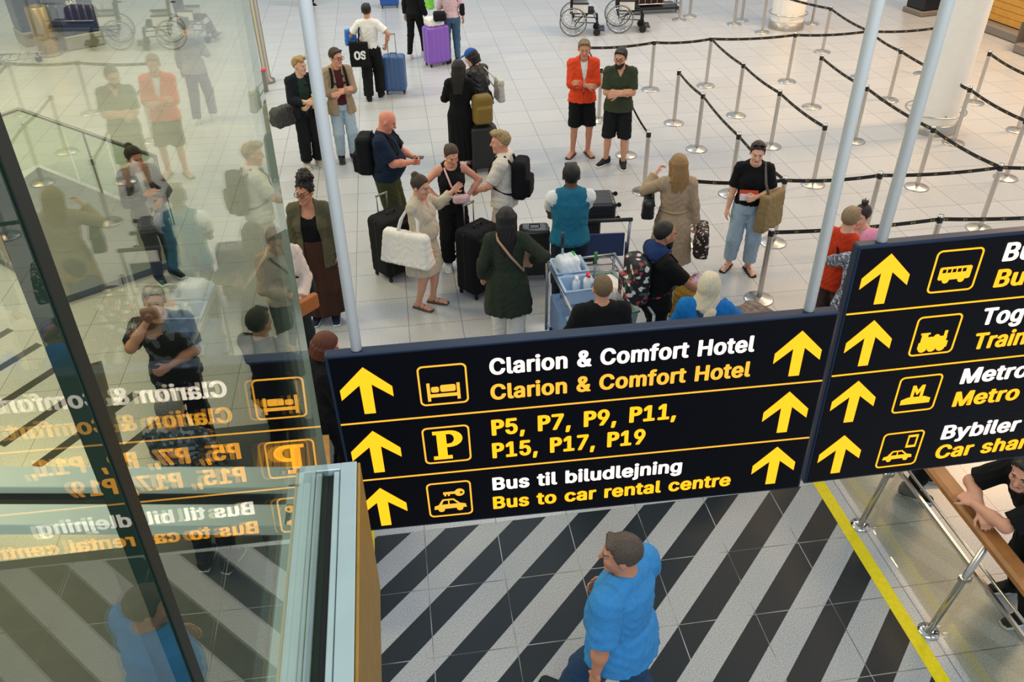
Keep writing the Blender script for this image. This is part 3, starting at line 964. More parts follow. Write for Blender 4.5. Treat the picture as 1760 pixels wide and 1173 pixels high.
# ------------------------------------------------------------------ hanging signs
SFACE = mat('sign_face', '04060e', .35, 0, 0, 1, 0, .15)
SFRAME = mat('sign_frame', '1b2b44', .38, .2)
def lit(name, col, k):
    m = mat(name, '050505', .5)
    b = m.node_tree.nodes['Principled BSDF']
    b.inputs['Emission Color'].default_value = (*col, 1)
    b.inputs['Emission Strength'].default_value = k
    return m
YL = lit('lit_yellow', (1, .375, .004), 1.9)
WL = lit('lit_white', (1, .84, .72), 1.8)
AL = lit('lit_amber', (1, .43, .03), 1.4)
POLE = mat('white_pole', 'f7fafa', .5)
def fr(a, b, d): return (a, -d, b)
FONT = None
try:
    import os
    FONT = bpy.data.fonts.load(os.path.join(bpy.utils.resource_path('LOCAL'), 'datafiles', 'fonts', 'Inter.woff2'))
except Exception:
    pass
def text(body, x0, x1, zb, cap, m, parent, bold=.030, name='lettering', plain=False):
    cu = bpy.data.curves.new('lettering', 'FONT')
    cu.body = 'H'
    if FONT:
        if plain: cu.font_bold = cu.font   # the round capital P comes from the other face
        cu.font = FONT
    cu.resolution_u = 4
    cu.extrude = .01
    cu.space_word = 1.25
    cu.space_character = 1.06
    o = bpy.data.objects.new('tmp', cu)
    COL.objects.link(o)
    bpy.context.view_layer.update()
    H = o.dimensions.y + 2 * bold
    cu.body = body
    if plain and FONT:
        for i, q in enumerate(body): cu.body_format[i].use_bold = q == 'P'
    bpy.context.view_layer.update()
    me = bpy.data.meshes.new_from_object(o.evaluated_get(bpy.context.evaluated_depsgraph_get()))
    bpy.data.objects.remove(o)
    co = np.empty(len(me.vertices) * 3, np.float32)
    me.vertices.foreach_get('co', co)
    co = co.reshape(-1, 3)
    fs = [tuple(p.vertices) for p in me.polygons]
    bpy.data.meshes.remove(me)
    if plain and FONT:   # bring the capitals down to the height of the figures
        iv, cap_h = [], H - 2 * bold
        for a0, a1 in sorted((min(co[i, 0] for i in f), max(co[i, 0] for i in f)) for f in fs):
            if iv and a0 < iv[-1][1] + 1e-4: iv[-1][1] = max(iv[-1][1], a1)
            else: iv.append([a0, a1])
        for a0, a1 in iv:
            s_ = (co[:, 0] >= a0 - 1e-5) & (co[:, 0] <= a1 + 1e-5)
            r_ = cap_h / co[s_, 1].max()
            if .5 < r_ < .95:
                co[s_, 1] *= r_
                co[s_, 0] = a1 + (co[s_, 0] - a1) * r_ * 1.08
    lo, hi = co.min(0), co.max(0)
    xs = sorted((min(co[i, 0] for i in f), max(co[i, 0] for i in f)) for f in fs)
    ends, e = [], xs[0][1]
    for a0, a1 in xs:   # gaps between the words
        if a0 - e > .21: ends.append((a0 + e) / 2)
        e = max(e, a1)
    word = [sum(co[f[0], 0] > c for c in ends) for f in fs]
    bs = [MB() for _ in range(len(ends) + 1)]
    for q in range(13):   # a bold face: the thin letter thickened outwards on all sides
        a, rr = 2 * math.pi * q / 12, bold * (q < 12)
        X = x0 + (co[:, 0] + 1.15 * rr * math.cos(a) - lo[0] + bold) * (x1 - x0) / (hi[0] - lo[0] + 2 * bold)
        Zz = zb + (co[:, 1] + .55 * rr * math.sin(a) + bold) * cap / H
        Y = -.0008 - (co[:, 2] - lo[2]) / (hi[2] - lo[2]) * .0012 - .00002 * q
        P = np.stack([X, Y, Zz], 1)
        for k, b in enumerate(bs):
            fk = [f for f, w_ in zip(fs, word) if w_ == k]
            ids = sorted({i for f in fk for i in f})
            mp = {i: j for j, i in enumerate(ids)}
            b.add(P[ids].tolist(), [tuple(mp[i] for i in f) for f in fk])
    return [b.build(name, m, parent) for b in bs][-1]
def sign(label, M, W, rows, side):
    s = empty('hanging_sign', (0, 0, 0), 0, label, 'sign', 'black and yellow direction signs')
    s.matrix_world = Matrix(M)
    Hh = rows[-1]
    MB().box((-.012, .002, -Hh - .012), (W + .012, .050, .012), bev=.006).build('casing', SFRAME, s)
    for k in range(len(rows) - 1):
        MB().box((0, 0, -rows[k + 1] + .002), (W, .01, -rows[k] - .002)).build('face_panel', SFACE, s)
    return s
def arrow(s, cx, top, hgt=.222, hw=.098):
    P = [(0, 0), (hw, -.100), (hw, -.148), (.0225, -.082), (.0215, -hgt), (-.0215, -hgt), (-.0225, -.082), (-hw, -.148), (-hw, -.100)]
    return MB().prism([(cx + a, top + b) for a, b in P], 0, .0016, fr).build('arrow', YL, s)
def rrect(x0, x1, z0, z1, r, n=5):
    p = []
    for cx, cz, a0 in ((x1 - r, z1 - r, 0), (x0 + r, z1 - r, 90), (x0 + r, z0 + r, 180), (x1 - r, z0 + r, 270)):
        p += [(cx + r * math.cos(math.radians(a0 + 90 * i / n)), cz + r * math.sin(math.radians(a0 + 90 * i / n))) for i in range(n + 1)]
    return p
def ring(b, outer, inner, d=.0016, mi=0):
    n = len(outer)
    vs = [fr(x, z, dd) for q in (outer, inner) for dd in (0, d) for x, z in q]
    f = []
    for i in range(n):
        j = (i + 1) % n
        f += [(n + i, n + j, 3 * n + j, 3 * n + i), (i, j, n + j, n + i), (2 * n + i, 3 * n + i, 3 * n + j, 2 * n + j)]
    b.add(vs, f, mi)
def icon_frame(s, x0, x1, z0, z1, m):
    b = MB()
    ring(b, rrect(x0, x1, z0, z1, .022), rrect(x0 + .007, x1 - .007, z0 + .007, z1 - .007, .016))
    return b.build('icon_frame', m, s)
def flat(s, polys, m, name='icon'):
    b = MB()
    for p in polys: b.prism(p, 0, .0016, fr)
    return b.build(name, m, s)
def R4(x0, x1, z0, z1): return [(x0, z0), (x1, z0), (x1, z1), (x0, z1)]
def disc(x, z, r, n=14): return [(x + r * math.cos(2 * math.pi * i / n), z + r * math.sin(2 * math.pi * i / n)) for i in range(n)]
def car(x0, x1, z0, z1):
    w, h = x1 - x0, z1 - z0
    q = lambda a, b: (x0 + a * w, z0 + b * h)
    body = [q(0, .22), q(.02, .48), q(.14, .54), q(.26, .95), q(.30, 1), q(.62, 1), q(.80, .60), q(.97, .50), q(1, .24)]
    return [body, disc(x0 + .22 * w, z0 + .18 * h, .19 * h), disc(x0 + .79 * w, z0 + .18 * h, .19 * h)], [[q(.24, .60), q(.31, .90), q(.44, .90), q(.44, .60)], [q(.48, .60), q(.48, .90), q(.60, .90), q(.73, .60)]]
def holes(s, polys): # dark cut-outs lying on an icon
    b = MB()
    for p in polys: b.prism(p, 0, .0022, fr)
    return b.build('icon_gap', SFACE, s)

u, w = (.99890539, -.04135184, .02186421), (-.02162139, .00631039, .99974632)
n = tuple(Vector(w).cross(Vector(u)))
o = (-.82724, -2.25387, 3.45295)
M1 = [[u[i], n[i], w[i], o[i]] for i in range(3)] + [[0, 0, 0, 1]]
S1 = sign('wide hanging sign with bed, P and hire car symbols in three rows', M1, 1.924, (0, .3165, .6223, .917), 0)
for z in (-.3165, -.6223): MB().box((0, -.0016, z - .0035), (1.924, 0, z + .0035)).build('divider_line', AL, S1)
for cx, tp in ((.120, -.050), (.116, -.362), (.106, -.674)): arrow(S1, cx, tp)
for cx, tp in ((1.799, -.060), (1.797, -.359), (1.792, -.659)): arrow(S1, cx, tp, .218, .094)
text('Clarion & Comfort Hotel', .590, 1.617, -.140, .080, WL, S1)
text('Clarion & Comfort Hotel', .588, 1.617, -.262, .079, AL, S1)
text('P5, P7, P9, P11,', .583, 1.333, -.446, .086, YL, S1, .031, plain=True)
text('P15, P17, P19', .580, 1.212, -.569, .086, YL, S1, .031, plain=True)
text('Bus til biludlejning', .572, 1.382, -.752, .076, WL, S1)
text('Bus to car rental centre', .569, 1.608, -.864, .076, YL, S1)
for i, (x0, x1, z0, z1) in enumerate(((.316, .503, -.261, -.070), (.305, .494, -.566, -.373), (.294, .481, -.877, -.677))): icon_frame(S1, x0, x1, z0, z1, AL)
flat(S1, [R4(.346, .358, -.240, -.153), R4(.460, .472, -.238, -.160), R4(.358, .460, -.222, -.207), rrect(.362, .392, -.198, -.172, .008), rrect(.397, .456, -.198, -.166, .008)], AL)
pb = MB()
for q in (R4(.361, .399, -.535, -.398), R4(.342, .418, -.546, -.528), R4(.346, .40, -.413, -.396)): pb.prism(q, 0, .0016, fr)
arc = lambda cx, cz, rx, rz: [(cx + rx * math.cos(a), cz + rz * math.sin(a)) for a in np.linspace(-math.pi / 2, math.pi / 2, 12)]
ring(pb, [(.385, -.482)] + arc(.412, -.439, .052, .043) + [(.385, -.396)], [(.395, -.466)] + arc(.410, -.439, .020, .026) + [(.395, -.413)])
pb.build('icon', YL, S1)
c1, h1 = car(.318, .456, -.848, -.776)
flat(S1, c1, AL)
holes(S1, h1)
flat(S1, [disc(.431, -.742, .021), R4(.362, .42, -.747, -.735), R4(.366, .374, -.757, -.745), R4(.381, .389, -.757, -.745)], AL)
holes(S1, [disc(.438, -.742, .006)])
for x in (.105, 1.825): MB().tube([(x, .035, 0), (x + .11, .035 + .035, 5.2)], .0205, 16).build('hanging_pole', POLE, S1)

u, w = (.99993323, -.00427224, .01073746), (-.01062548, .02542261, .99962032)
n = tuple(Vector(w).cross(Vector(u)))
o = (1.19330, -2.22988, 3.71255)
M2 = [[u[i], n[i], w[i], o[i]] for i in range(3)] + [[0, 0, 0, 1]]
S2 = sign('hanging sign with bus, train, metro and shared car symbols in four rows', M2, 1.90, (0, .2897, .5936, .8986, 1.199), 0)
for z in (-.2897, -.5936): MB().box((0, -.0016, z - .0035), (1.90, 0, z + .0035)).build('divider_line', YL, S2)
for tp in (-.030, -.331, -.634, -.934): arrow(S2, .127, tp, .224, .098)
for (z0, z1) in ((-.229, -.038), (-.534, -.339), (-.839, -.643), (-1.161, -.955)): icon_frame(S2, .318, .514, z0, z1, YL)
for tx, x1, zb, m in (('Bus', .79, -.114, WL), ('Bus', .79, -.232, YL), ('Tog', .785, -.412, WL), ('Train', .838, -.534, YL), ('Metro', .912, -.715, WL), ('Metro', .912, -.840, YL), ('Bybiler', .980, -1.030, WL), ('Car sharing', 1.215, -1.147, YL)):
    text(tx, .603, x1, zb, .086, m, S2)
flat(S2, [rrect(.350, .484, -.172, -.115, .008), disc(.385, -.174, .014), disc(.45, -.174, .014)], YL)
holes(S2, [R4(.362 + .021 * i, .377 + .021 * i, -.140, -.124) for i in range(5)])
flat(S2, [R4(.352, .480, -.500, -.470), R4(.358, .385, -.47, -.428), R4(.352, .392, -.430, -.422), R4(.385, .470, -.472, -.444), R4(.455, .468, -.446, -.418), disc(.425, -.446, .013), disc(.375, -.500, .019), disc(.415, -.500, .019), disc(.455, -.500, .019)], YL)
flat(S2, [[(.350, -.795), (.484, -.795), (.484, -.770), (.455, -.758), (.378, -.758), (.350, -.770)], [(.388, -.758), (.388, -.695), (.402, -.695), (.416, -.722), (.430, -.695), (.444, -.695), (.444, -.758), (.431, -.758), (.431, -.722), (.416, -.748), (.401, -.722), (.401, -.758)]], YL)
c2, h2 = car(.345, .485, -1.128, -1.066)
flat(S2, c2, YL)
holes(S2, h2)
pf = MB()
ring(pf, R4(.440, .488, -1.052, -.979), R4(.447, .481, -1.040, -.991))
pf.build('icon', YL, S2)
for x in (.094, 1.80): MB().tube([(x, .035, 0), (x + .055, .035 - .13, 5)], .0215, 16).build('hanging_pole', POLE, S2)

# ------------------------------------------------------------------ rope lanes
def belt_mat():
    m = bpy.data.materials.new('printed_belt')
    nt, b, N, K = nodes(m)
    uv = N('ShaderNodeTexCoord')
    sp = N('ShaderNodeSeparateXYZ')
    K(uv.outputs['UV'], sp.inputs[0])
    def M(op, x, y):
        q = N('ShaderNodeMath')
        q.operation = op
        for i, v in enumerate((x, y)):
            if isinstance(v, (int, float)): q.inputs[i].default_value = v
            else: K(v, q.inputs[i])
        return q.outputs[0]
    f = M('FRACT', M('MULTIPLY', sp.outputs[0], 1 / .24), 0)
    on = M('MULTIPLY', M('LESS_THAN', f, .24), M('MULTIPLY', M('GREATER_THAN', sp.outputs[1], .25), M('LESS_THAN', sp.outputs[1], .75)))
    w = N('ShaderNodeTexWave')
    w.inputs['Scale'].default_value = 9
    K(uv.outputs['UV'], w.inputs['Vector'])
    on = M('MULTIPLY', on, M('GREATER_THAN', w.outputs['Fac'], .35))
    mx = N('ShaderNodeMixRGB')
    K(on, mx.inputs['Fac'])
    mx.inputs['Color1'].default_value, mx.inputs['Color2'].default_value = rgb('16171a'), rgb('94803c')
    K(mx.outputs['Color'], b.inputs['Base Color'])
    b.inputs['Roughness'].default_value = .7
    return m
BELT = belt_mat()
def belt(p, q, parent, sag=.03):
    """a printed belt from one post head to the next, hanging a little in the middle"""
    p, q = Vector(p), Vector(q)
    d = (q - p)
    L = d.length
    u = d / L
    nrm = u.cross(Vector((0, 0, 1))).normalized() * .002
    N_ = 12
    vs, fs, uvs = [], [], []
    for i in range(N_ + 1):
        t = i / N_
        c = p + u * (.035 + t * (L - .07)) - Vector((0, 0, sag * 4 * t * (1 - t)))
        for s in (1, -1):
            for hz in (-.024, .024):
                vs.append(c + nrm * s + Vector((0, 0, hz)))
                uvs.append((t * L, 0 if hz < 0 else 1))
    for i in range(N_):
        a, b = i * 4, i * 4 + 4
        fs += [(a, b, b + 1, a + 1), (a + 2, a + 3, b + 3, b + 2), (a + 1, b + 1, b + 3, a + 3), (a, a + 2, b + 2, b)]
    me = bpy.data.meshes.new('belt')
    me.from_pydata([tuple(v - Vector(parent.location)) for v in vs], [], fs)
    ul = me.uv_layers.new(name='UVMap')
    for l in me.loops: ul.data[l.index].uv = uvs[l.vertex_index]
    return link('belt', me, BELT, parent)
_proto = {}
def stanchion(x, y, label, to=(), tilt=0):
    t = empty('stanchion', (x, y, 0), 0, label, 'barrier post', 'steel rope posts of the queue lanes')
    if not _proto:
        _proto['base'] = MB().lathe([(0, 0), (.172, 0), (.172, .010), (.160, .018), (.06, .030), (.036, .040), (0, .040)], n=32).build('base', STEEL).data
        _proto['post'] = MB().lathe([(.0315, .035), (.0315, .84)], n=20).build('post', STEEL).data
        _proto['head'] = MB().lathe([(.0325, .83), (.034, .835), (.034, .915), (.031, .926), (0, .928)], n=20).build('head', BLACKP).data
        _proto['collar'] = MB().lathe([(.0345, .822), (.0355, .826), (.0355, .838), (.0345, .842)], n=20).build('collar', CHROME).data
        _proto['cap'] = MB().lathe([(.035, .91), (.0352, .916), (.031, .930), (0, .932)], n=20).build('cap', CHROME).data
        for o in [o for o in COL.objects if o.name in ('base', 'post', 'head', 'collar', 'cap') and o.parent is None]: bpy.data.objects.remove(o)
    for k, me in _proto.items():
        o = bpy.data.objects.new(k, me)
        COL.objects.link(o)
        o.parent = t
    for (qx, qy) in to: belt((x, y, .878), (qx, qy, .878), t)
    return t
ST = dict(A0=(3.02, 10.3), A1=(4.31, 10.40), A2=(5.42, 10.43), A3=(7.05, 10.39), A4=(8.52, 10.37), A5=(9.83, 10.33), B1=(2.97, 8.98), B2=(3.05, 7.39), B3=(2.96, 6.03),
          C1=(4.22, 8.62), C2=(4.23, 7.43), C3=(4.17, 5.74), C4=(4.20, 4.24), D1=(5.41, 8.79), D2=(5.45, 7.34), D3=(5.49, 5.85), E1=(6.90, 8.96), E2=(6.88, 7.31), E3=(6.93, 5.50), E4=(7.05, 4.15),
          F0=(7.92, 13.8), F1=(8.58, 12.11), F2=(8.43, 9.06), F3=(8.42, 6.97), F4=(8.40, 5.58), G1=(9.86, 8.65), G2=(9.76, 7.28), H0=(3.05, 4.42), H2=(5.43, 4.18), H4=(8.6, 4.0), I1=(3.49, 2.96), I2=(5.50, 2.95), I3=(7.4, 2.8),
          T1=(6.4, 15.2), T2=(6.76, 15.5), T3=(7.85, 14.9), T4=(7.55, 14.6), T5=(9.35, 14.3))
RP = dict(A0=('A1', 'B1'), A1=('A2',), A2=('A3', 'D1'), A3=('A4',), A4=('A5', 'F2'), B1=('B2',), B2=('B3',), C1=('C2',), C2=('C3',), C3=('C4',), D1=('D2',), D2=('D3',), E1=('E2',), E2=('E3',), E3=('E4',), E4=('H4',),
          F0=('F1',), F1=('A4',), F3=('F4',), F2=(), G1=('G2',), H0=('C4',), C4=('H2',), H2=('E4',), I1=('I2',), I2=('I3',), A5=(), B3=(), D3=(), F4=(), G2=(), H4=(), I3=(), T1=(), T2=(), T3=(), T4=(), T5=())
LB = dict(A0='steel rope post behind the man in the orange jacket', A1='steel rope post at the far row, second from the orange jacket man', A2='steel rope post at the far row corner where two ropes meet',
          A3='steel rope post at the far row in front of the small column', A4='steel rope post at the far crossing of two rope lanes', A5='last steel rope post of the far row, beside the big column',
          B1='steel rope post mostly hidden behind the orange jacket man, base by his shorts', B2='steel rope post hidden behind the man in the green polo shirt', B3='polished rope post ending the lane in front of the green polo man',
          C1='steel rope post starting the second lane beyond the green polo man', C2='steel rope post in the middle of the second lane', C3='steel rope post just behind the woman in the black T-shirt', C4='steel rope post hidden behind the woman with pale jeans',
          D1='steel rope post of the third lane, next to the far corner post', D2='steel rope post in the middle of the third lane', D3='steel rope post ending the third lane behind the pale jeans woman',
          E1='steel rope post starting the fourth lane', E2='steel rope post whose base shows beside the white hanging pole', E3='steel rope post of the fourth lane below the big column', E4='steel rope post at the near crossing of two belts',
          F0='steel rope post beside the small round column', F1='steel rope post beyond the far row toward the small column', F2='steel rope post of the fifth lane before the big column', F3='steel rope post just below the big white column', F4='steel rope post of the fifth lane near the picture edge',
          G1='steel rope post beyond the big white column', G2='steel rope post at the picture edge beyond the big column', H0='steel rope post hidden behind the woman in the beige trench coat', H2='steel rope post in the row between the two white hanging poles', H4='steel rope post outside the picture at the end of the long row',
          I1='dark-lit rope post in front of the woman with the olive tote', I2='steel rope post rising behind the bus sign', I3='steel rope post outside the picture behind the bus sign',
          T1='rope post standing behind the wheelchairs', T2='rope post behind the wheelchairs, next to the baggage rack', T3='one of the paired rope posts near the small column, nearer the rack', T4='one of the paired rope posts near the small column, nearer the ropes', T5='rope post beside the small white column, beyond the lanes')
for k, (x, y) in ST.items():
    if k in ('H4', 'I3'): continue
    s_ = stanchion(x, y, LB[k], [ST[q] for q in RP[k]])
    if k in ('F2', 'F3'): belt((x, y, .878), (8.41, 7.99 if k == 'F2' else 7.25, .878), s_, .01)

# ------------------------------------------------------------------ timber railing with glass panels
WOOD = mat('timber', 'a8703c', .45, 0, .12, 9, .22)
rl = empty('railing', (3.0, -1.0, 0), 0, 'timber-topped railing with steel posts and clear glass panels', 'railing')
CLEAR = glass_mat('clear_glass', (.84, .84, .77), 1.6)
for y in (-.50, -1.53, -2.56):
    MB().tube([(-.02, y + 1, .0), (.13, y + 1 + .0, .93)], .024, 14).build('post', STEEL, rl)
    MB().lathe([(0, 0), (.075, 0), (.075, .010), (.03, .018), (0, .018)], (-.02, y + 1, 0), 24).build('base_plate', CHROME, rl)
    MB().box((.04, y + .975, .55), (.12, y + 1.025, .60), bev=.006).build('glass_clamp', STEEL, rl)
for a, b in ((-.97, .04), (-1.99, -.99), (.05, 1.0)):
    a2, b2 = a - .53 + 1, b - .53 + 1
    MB().box((.03, a2, .04), (.040, b2, .64)).build('glass_panel', CLEAR, rl, rot=(0, math.radians(9), 0))
    MB().box((.024, a2, .635), (.046, b2, .66)).build('panel_cap', STEEL, rl, rot=(0, math.radians(9), 0))
MB().tube([(.22, -2.6, .62), (.22, 1.5, .62)], .012, 10).build('rail_bar', STEEL, rl)
MB().box((.07, -2.6, .93), (.205, 1.6, 1.005), bev=.02).build('handrail', WOOD, rl)

# ------------------------------------------------------------------ luggage
def suitcase(label, x, y, rz, w, d, hgt, color, soft=False, handle=0.0, group='suitcases on the hall floor', stripes=True, lean=0, rough=.35, tagc=None):
    t = empty('suitcase', (x, y, 0), math.radians(rz), label, 'suitcase', group)
    t.rotation_euler = (math.radians(lean), 0, math.radians(rz))
    m = cloth(color, .85, 80) if soft else mat('hard_shell', color, rough, 0, .03, 20, .05)
    f = rbox((0, 0, .06 + hgt / 2), (w / 2, d / 2, hgt / 2), .07 if soft else .05)
    if not soft and stripes:
        g0 = f[0]
        f = (lambda P: g0(P) + .004 * np.cos(P[:, 0] * 2 * math.pi / (w / 5)) * (np.abs(P[:, 0]) < w * .4) * (np.abs(P[:, 1]) > d * .3)), f[1] - .01, f[2] + .01
    if soft:
        f = uni([f, rbox((0, -d / 2 - .012, .06 + hgt * .36), (w * .40, .04, hgt * .28), .03), rbox((0, -d / 2 - .008, .06 + hgt * .80), (w * .40, .03, hgt * .12), .025)], .01)
        f = ripple(f, .003)
    solid('shell', f, .012, m, t)
    MB().box((-w / 2 - .002, -.006, .12), (w / 2 + .002, .006, .06 + hgt * .97), bev=.003).build('zip_band', BLACKP, t)
    for sx in (1, -1):
        for sy in (1, -1):
            wb = MB().tube([(-.010, 0, 0), (.010, 0, 0)], .026, 14)
            wb.box((-.018, -.012, .01), (.018, .012, .055), bev=.004)
            wb.build('wheel', RUBBER, t, (sx * (w / 2 - .05), sy * (d / 2 - .045), .027))
    MB().tube([(-.06, 0, .06 + hgt - .01), (-.055, 0, .06 + hgt + .03), (.055, 0, .06 + hgt + .03), (.06, 0, .06 + hgt - .01)], .009, 8).build('carry_handle', BLACKP, t)
    if handle:
        hb = MB()
        for sx in (1, -1): hb.tube([(sx * .075, d / 2 - .04, .05 + hgt), (sx * .075, d / 2 - .04, .06 + hgt + handle)], .007, 8)
        hb.tube([(-.085, d / 2 - .04, .06 + hgt + handle), (.085, d / 2 - .04, .06 + hgt + handle)], .014, 8)
        hb.build('pull_handle', mat('grey_metal', '8d8a86', .4, .6), t)
    if tagc: MB().box((-.05, -d / 2 - .06, .06 + hgt * .66), (.07, -d / 2 - .054, .06 + hgt * .74)).build('baggage_tag', mat('paper', tagc, .6), t)
    return t
suitcase('blue ribbed hard-shell suitcase pulled by the person in a white T-shirt', -.50, 11.1, 172, .42, .27, .66, '3f5f8f', handle=.40, stripes=True)
suitcase('large purple hard-shell suitcase with a jacket on top beside the pink-top woman', .40, 12.72, 205, .50, .30, .74, '8358c0', rough=.3)
suitcase('bright blue suitcase at the far edge of the hall, cut by the frame', -.47, 17.8, 178, .48, .28, .66, '1f4f9c')
suitcase('black upright suitcase with the olive backpack on it', .74, 7.22, 186, .40, .26, .66, '1a1b1e', soft=False, handle=0, stripes=False, rough=.5)
suitcase('bulky black soft suitcase with white tag by the beige dress woman', -.70, 4.28, 38, .50, .36, .76, '131416', soft=True, handle=.20, tagc='e8e6e0')
suitcase('bulky black soft suitcase beside the blond boy with a backpack', .28, 3.70, 40, .48, .34, .80, '121318', soft=True, handle=.24)

def bag(name, label, cat, loc, rz, shape, h, m, handles=(), hm=None, group=None, extra=(), rx=0):
    """a bag whose body is one smooth shape, with its handles as tubes"""
    t = empty(name, loc, math.radians(rz), label, cat, group)
    if rx: t.rotation_euler[0] = math.radians(rx)
    solid('bag_body', shape, h, m, t)
    for pts, r, nm in handles: MB().tube(pts, r, 8).build(nm, hm or m, t)
    for nm, mb, mm in extra: mb.build(nm, mm, t)
    return t
def loop(a, b, h, n=9, off=(0, 0)):
    a, b = Vector(a), Vector(b)
    return [a.lerp(b, i / n) + Vector((off[0], off[1], h * math.sin(math.pi * i / n) ** .7)) for i in range(n + 1)]
def sack(w, d, hgt, amp=.008, slump=.25):
    f = rbox((0, 0, hgt / 2), (w / 2, d / 2, hgt / 2), min(w, d, hgt) * .30)
    f0 = f[0]
    def g(P):
        Q = P.copy()
        k = 1 + slump * (P[:, 2] / hgt - .5) * 1.2
        Q[:, 1] *= k
        Q[:, 0] *= 1 + .3 * slump * (P[:, 2] / hgt - .5)
        return f0(Q)
    s = (g, f[1] * 1.35 - .02, f[2] * 1.35 + .02)
    return ripple(s, amp, 1.0, w * 50)

# ------------------------------------------------------------------ wheelchairs
def wheelchair(label, x, y, rz):
    t = empty('wheelchair', (x, y, 0), math.radians(rz), label, 'wheelchair', 'wheelchairs parked by the far rack')
    fr_ = mat('chair_frame', '2a2b2e', .4, .5)
    for sx in (1, -1):
        w = empty('rear_wheel', (sx * .30, .12, .31), 0)
        w.parent = t
        MB().tube([(0, .30 * math.cos(a), .30 * math.sin(a)) for a in np.linspace(0, 2 * math.pi, 37)[:-1]], .014, 8, closed=True).build('tyre', mat('grey_tyre', '6e6e6c', .7), w)
        MB().tube([(sx * .03, .26 * math.cos(a), .26 * math.sin(a)) for a in np.linspace(0, 2 * math.pi, 33)[:-1]], .008, 6, closed=True).build('push_rim', CHROME, w)
        sp = MB()
        for i in range(14):
            a = 2 * math.pi * i / 14
            sp.tube([(0, 0, 0), (0, .29 * math.cos(a), .29 * math.sin(a))], .0035, 4)
        sp.tube([(-.03, 0, 0), (.03, 0, 0)], .03, 10)
        sp.build('spokes', STEEL, w)
        MB().tube([(-.015, 0, 0), (.015, 0, 0)], .08, 16).build('caster', RUBBER, t, (sx * .25, -.42, .08))
        f = MB()
        f.tube([(sx * .24, .22, .96), (sx * .24, .20, .90), (sx * .24, .16, .50), (sx * .24, .12, .26)], .013, 8)
        f.tube([(sx * .24, .16, .50), (sx * .24, -.32, .50), (sx * .24, -.42, .30), (sx * .24, -.46, .12)], .013, 8)
        f.tube([(sx * .24, .14, .30), (sx * .24, -.40, .28)], .012, 8)
        f.tube([(sx * .24, .22, .96), (sx * .24, .34, .96)], .016, 8)
        f.build('side_frame', fr_, t)
        MB().box((sx * .24 - .03, -.22, .68), (sx * .24 + .03, .14, .72), bev=.012).build('armrest', BLACKP, t)
        MB().box((sx * .13 - .09, -.60, .10), (sx * .13 + .09, -.44, .12), bev=.006).build('footrest', BLACKP, t)
        MB().box((sx * .255 - .004, -.2, .5), (sx * .255 + .004, .14, .68)).build('side_guard', mat('guard_plate', 'd0d2d4', .5), t)
    MB().box((-.23, -.34, .46), (.23, .14, .54), bev=.02).build('seat', cloth('1a1b1e'), t)
    MB().box((-.24, .14, .46), (.24, .20, .94), bev=.02).build('backrest', cloth('1a1b1e'), t)
    MB().box((-.20, -.44, .16), (.20, -.40, .40), bev=.015).build('calf_panel', cloth('1a1b1e'), t)
    MB().tube([(-.24, .1, .2), (.24, -.2, .46)], .012, 8).tube([(.24, .1, .2), (-.24, -.2, .46)], .012, 8).build('cross_brace', fr_, t)
    return t
wheelchair('empty wheelchair by the far rack, beside the orange jacket man', 3.78, 14.55, 78)
wheelchair('empty wheelchair by the far rack, next to the rope posts', 4.86, 14.6, 80)
wheelchair('empty wheelchair parked on its own behind the glass screen', -5.0, 15.6, 80)
t = empty('baggage_rack', (6.0, 16.1, 0), 0, 'low steel baggage rack with bars behind the wheelchairs', 'rack')
b = MB()
for x in (-.6, .6): b.tube([(x, 0, 0), (x, 0, .9)], .02, 8).tube([(x, -.35, .06), (x, .35, .06)], .02, 8)
b.build('upright', STEEL, t)
b = MB()
for i in range(9): b.tube([(-.6 + .15 * i, -.3, .25), (-.6 + .15 * i, -.3, .62)], .010, 6)
b.tube([(-.62, -.3, .25), (.62, -.3, .25)], .014, 8).tube([(-.62, -.3, .62), (.62, -.3, .62)], .014, 8)
b.build('bars', STEEL, t)
MB().box((-.58, -.28, .10), (.58, .3, .16), bev=.01).build('shelf', BLACKP, t)
bag('holdall', 'dark holdall lying on the baggage rack', 'bag', (5.9, 16.15, .16), 5, sack(.7, .34, .34), .016, cloth('34201e'))

# ------------------------------------------------------------------ trolleys
def luggage_trolley(label, x, y, rz, name='luggage_trolley'):
    t = empty(name, (x, y, 0), math.radians(rz), label, 'trolley', 'airport luggage trolleys')
    fm = mat('trolley_frame', '9aa0a8', .35, .8)
    b = MB()
    for sx in (1, -1):
        b.tube([(sx * .28, .36, .16), (sx * .28, .44, .98)], .016, 8)
        b.tube([(sx * .28, .36, .16), (sx * .17, -.58, .16)], .018, 8)
    b.tube([(-.28, .44, .98), (.28, .44, .98)], .014, 8)
    b.build('frame', fm, t)
    MB().tube([(-.30, .46, 1.0), (.30, .46, 1.0)], .022, 10).build('push_handle', mat('dark_grip', '1d2026', .6), t)
    d = MB()
    for i in range(6): d.tube([(-.26 + .02 * i, .34 - .17 * i, .17), (.26 - .02 * i, .34 - .17 * i, .17)], .012, 6)
    d.build('deck', fm, t)
    MB().box((-.24, .38, .50), (.24, .40, .80), bev=.006).build('sign_board', mat('trolley_board', '2a3c66', .4), t)
    for px, py in ((.25, .34), (-.25, .34), (0, -.52)):
        wb = MB().tube([(-.02, 0, 0), (.02, 0, 0)], .07, 16)
        wb.box((-.03, -.02, .02), (.03, .02, .13), bev=.004)
        wb.build('wheel', RUBBER, t, (px, py, .07))
    return t
luggage_trolley('luggage trolley loaded with dark cases, pushed by the man in a teal vest', 1.72, 3.78, 176)
luggage_trolley('empty luggage trolley at the far corner behind the glass', -8.55, 14.4, 100)
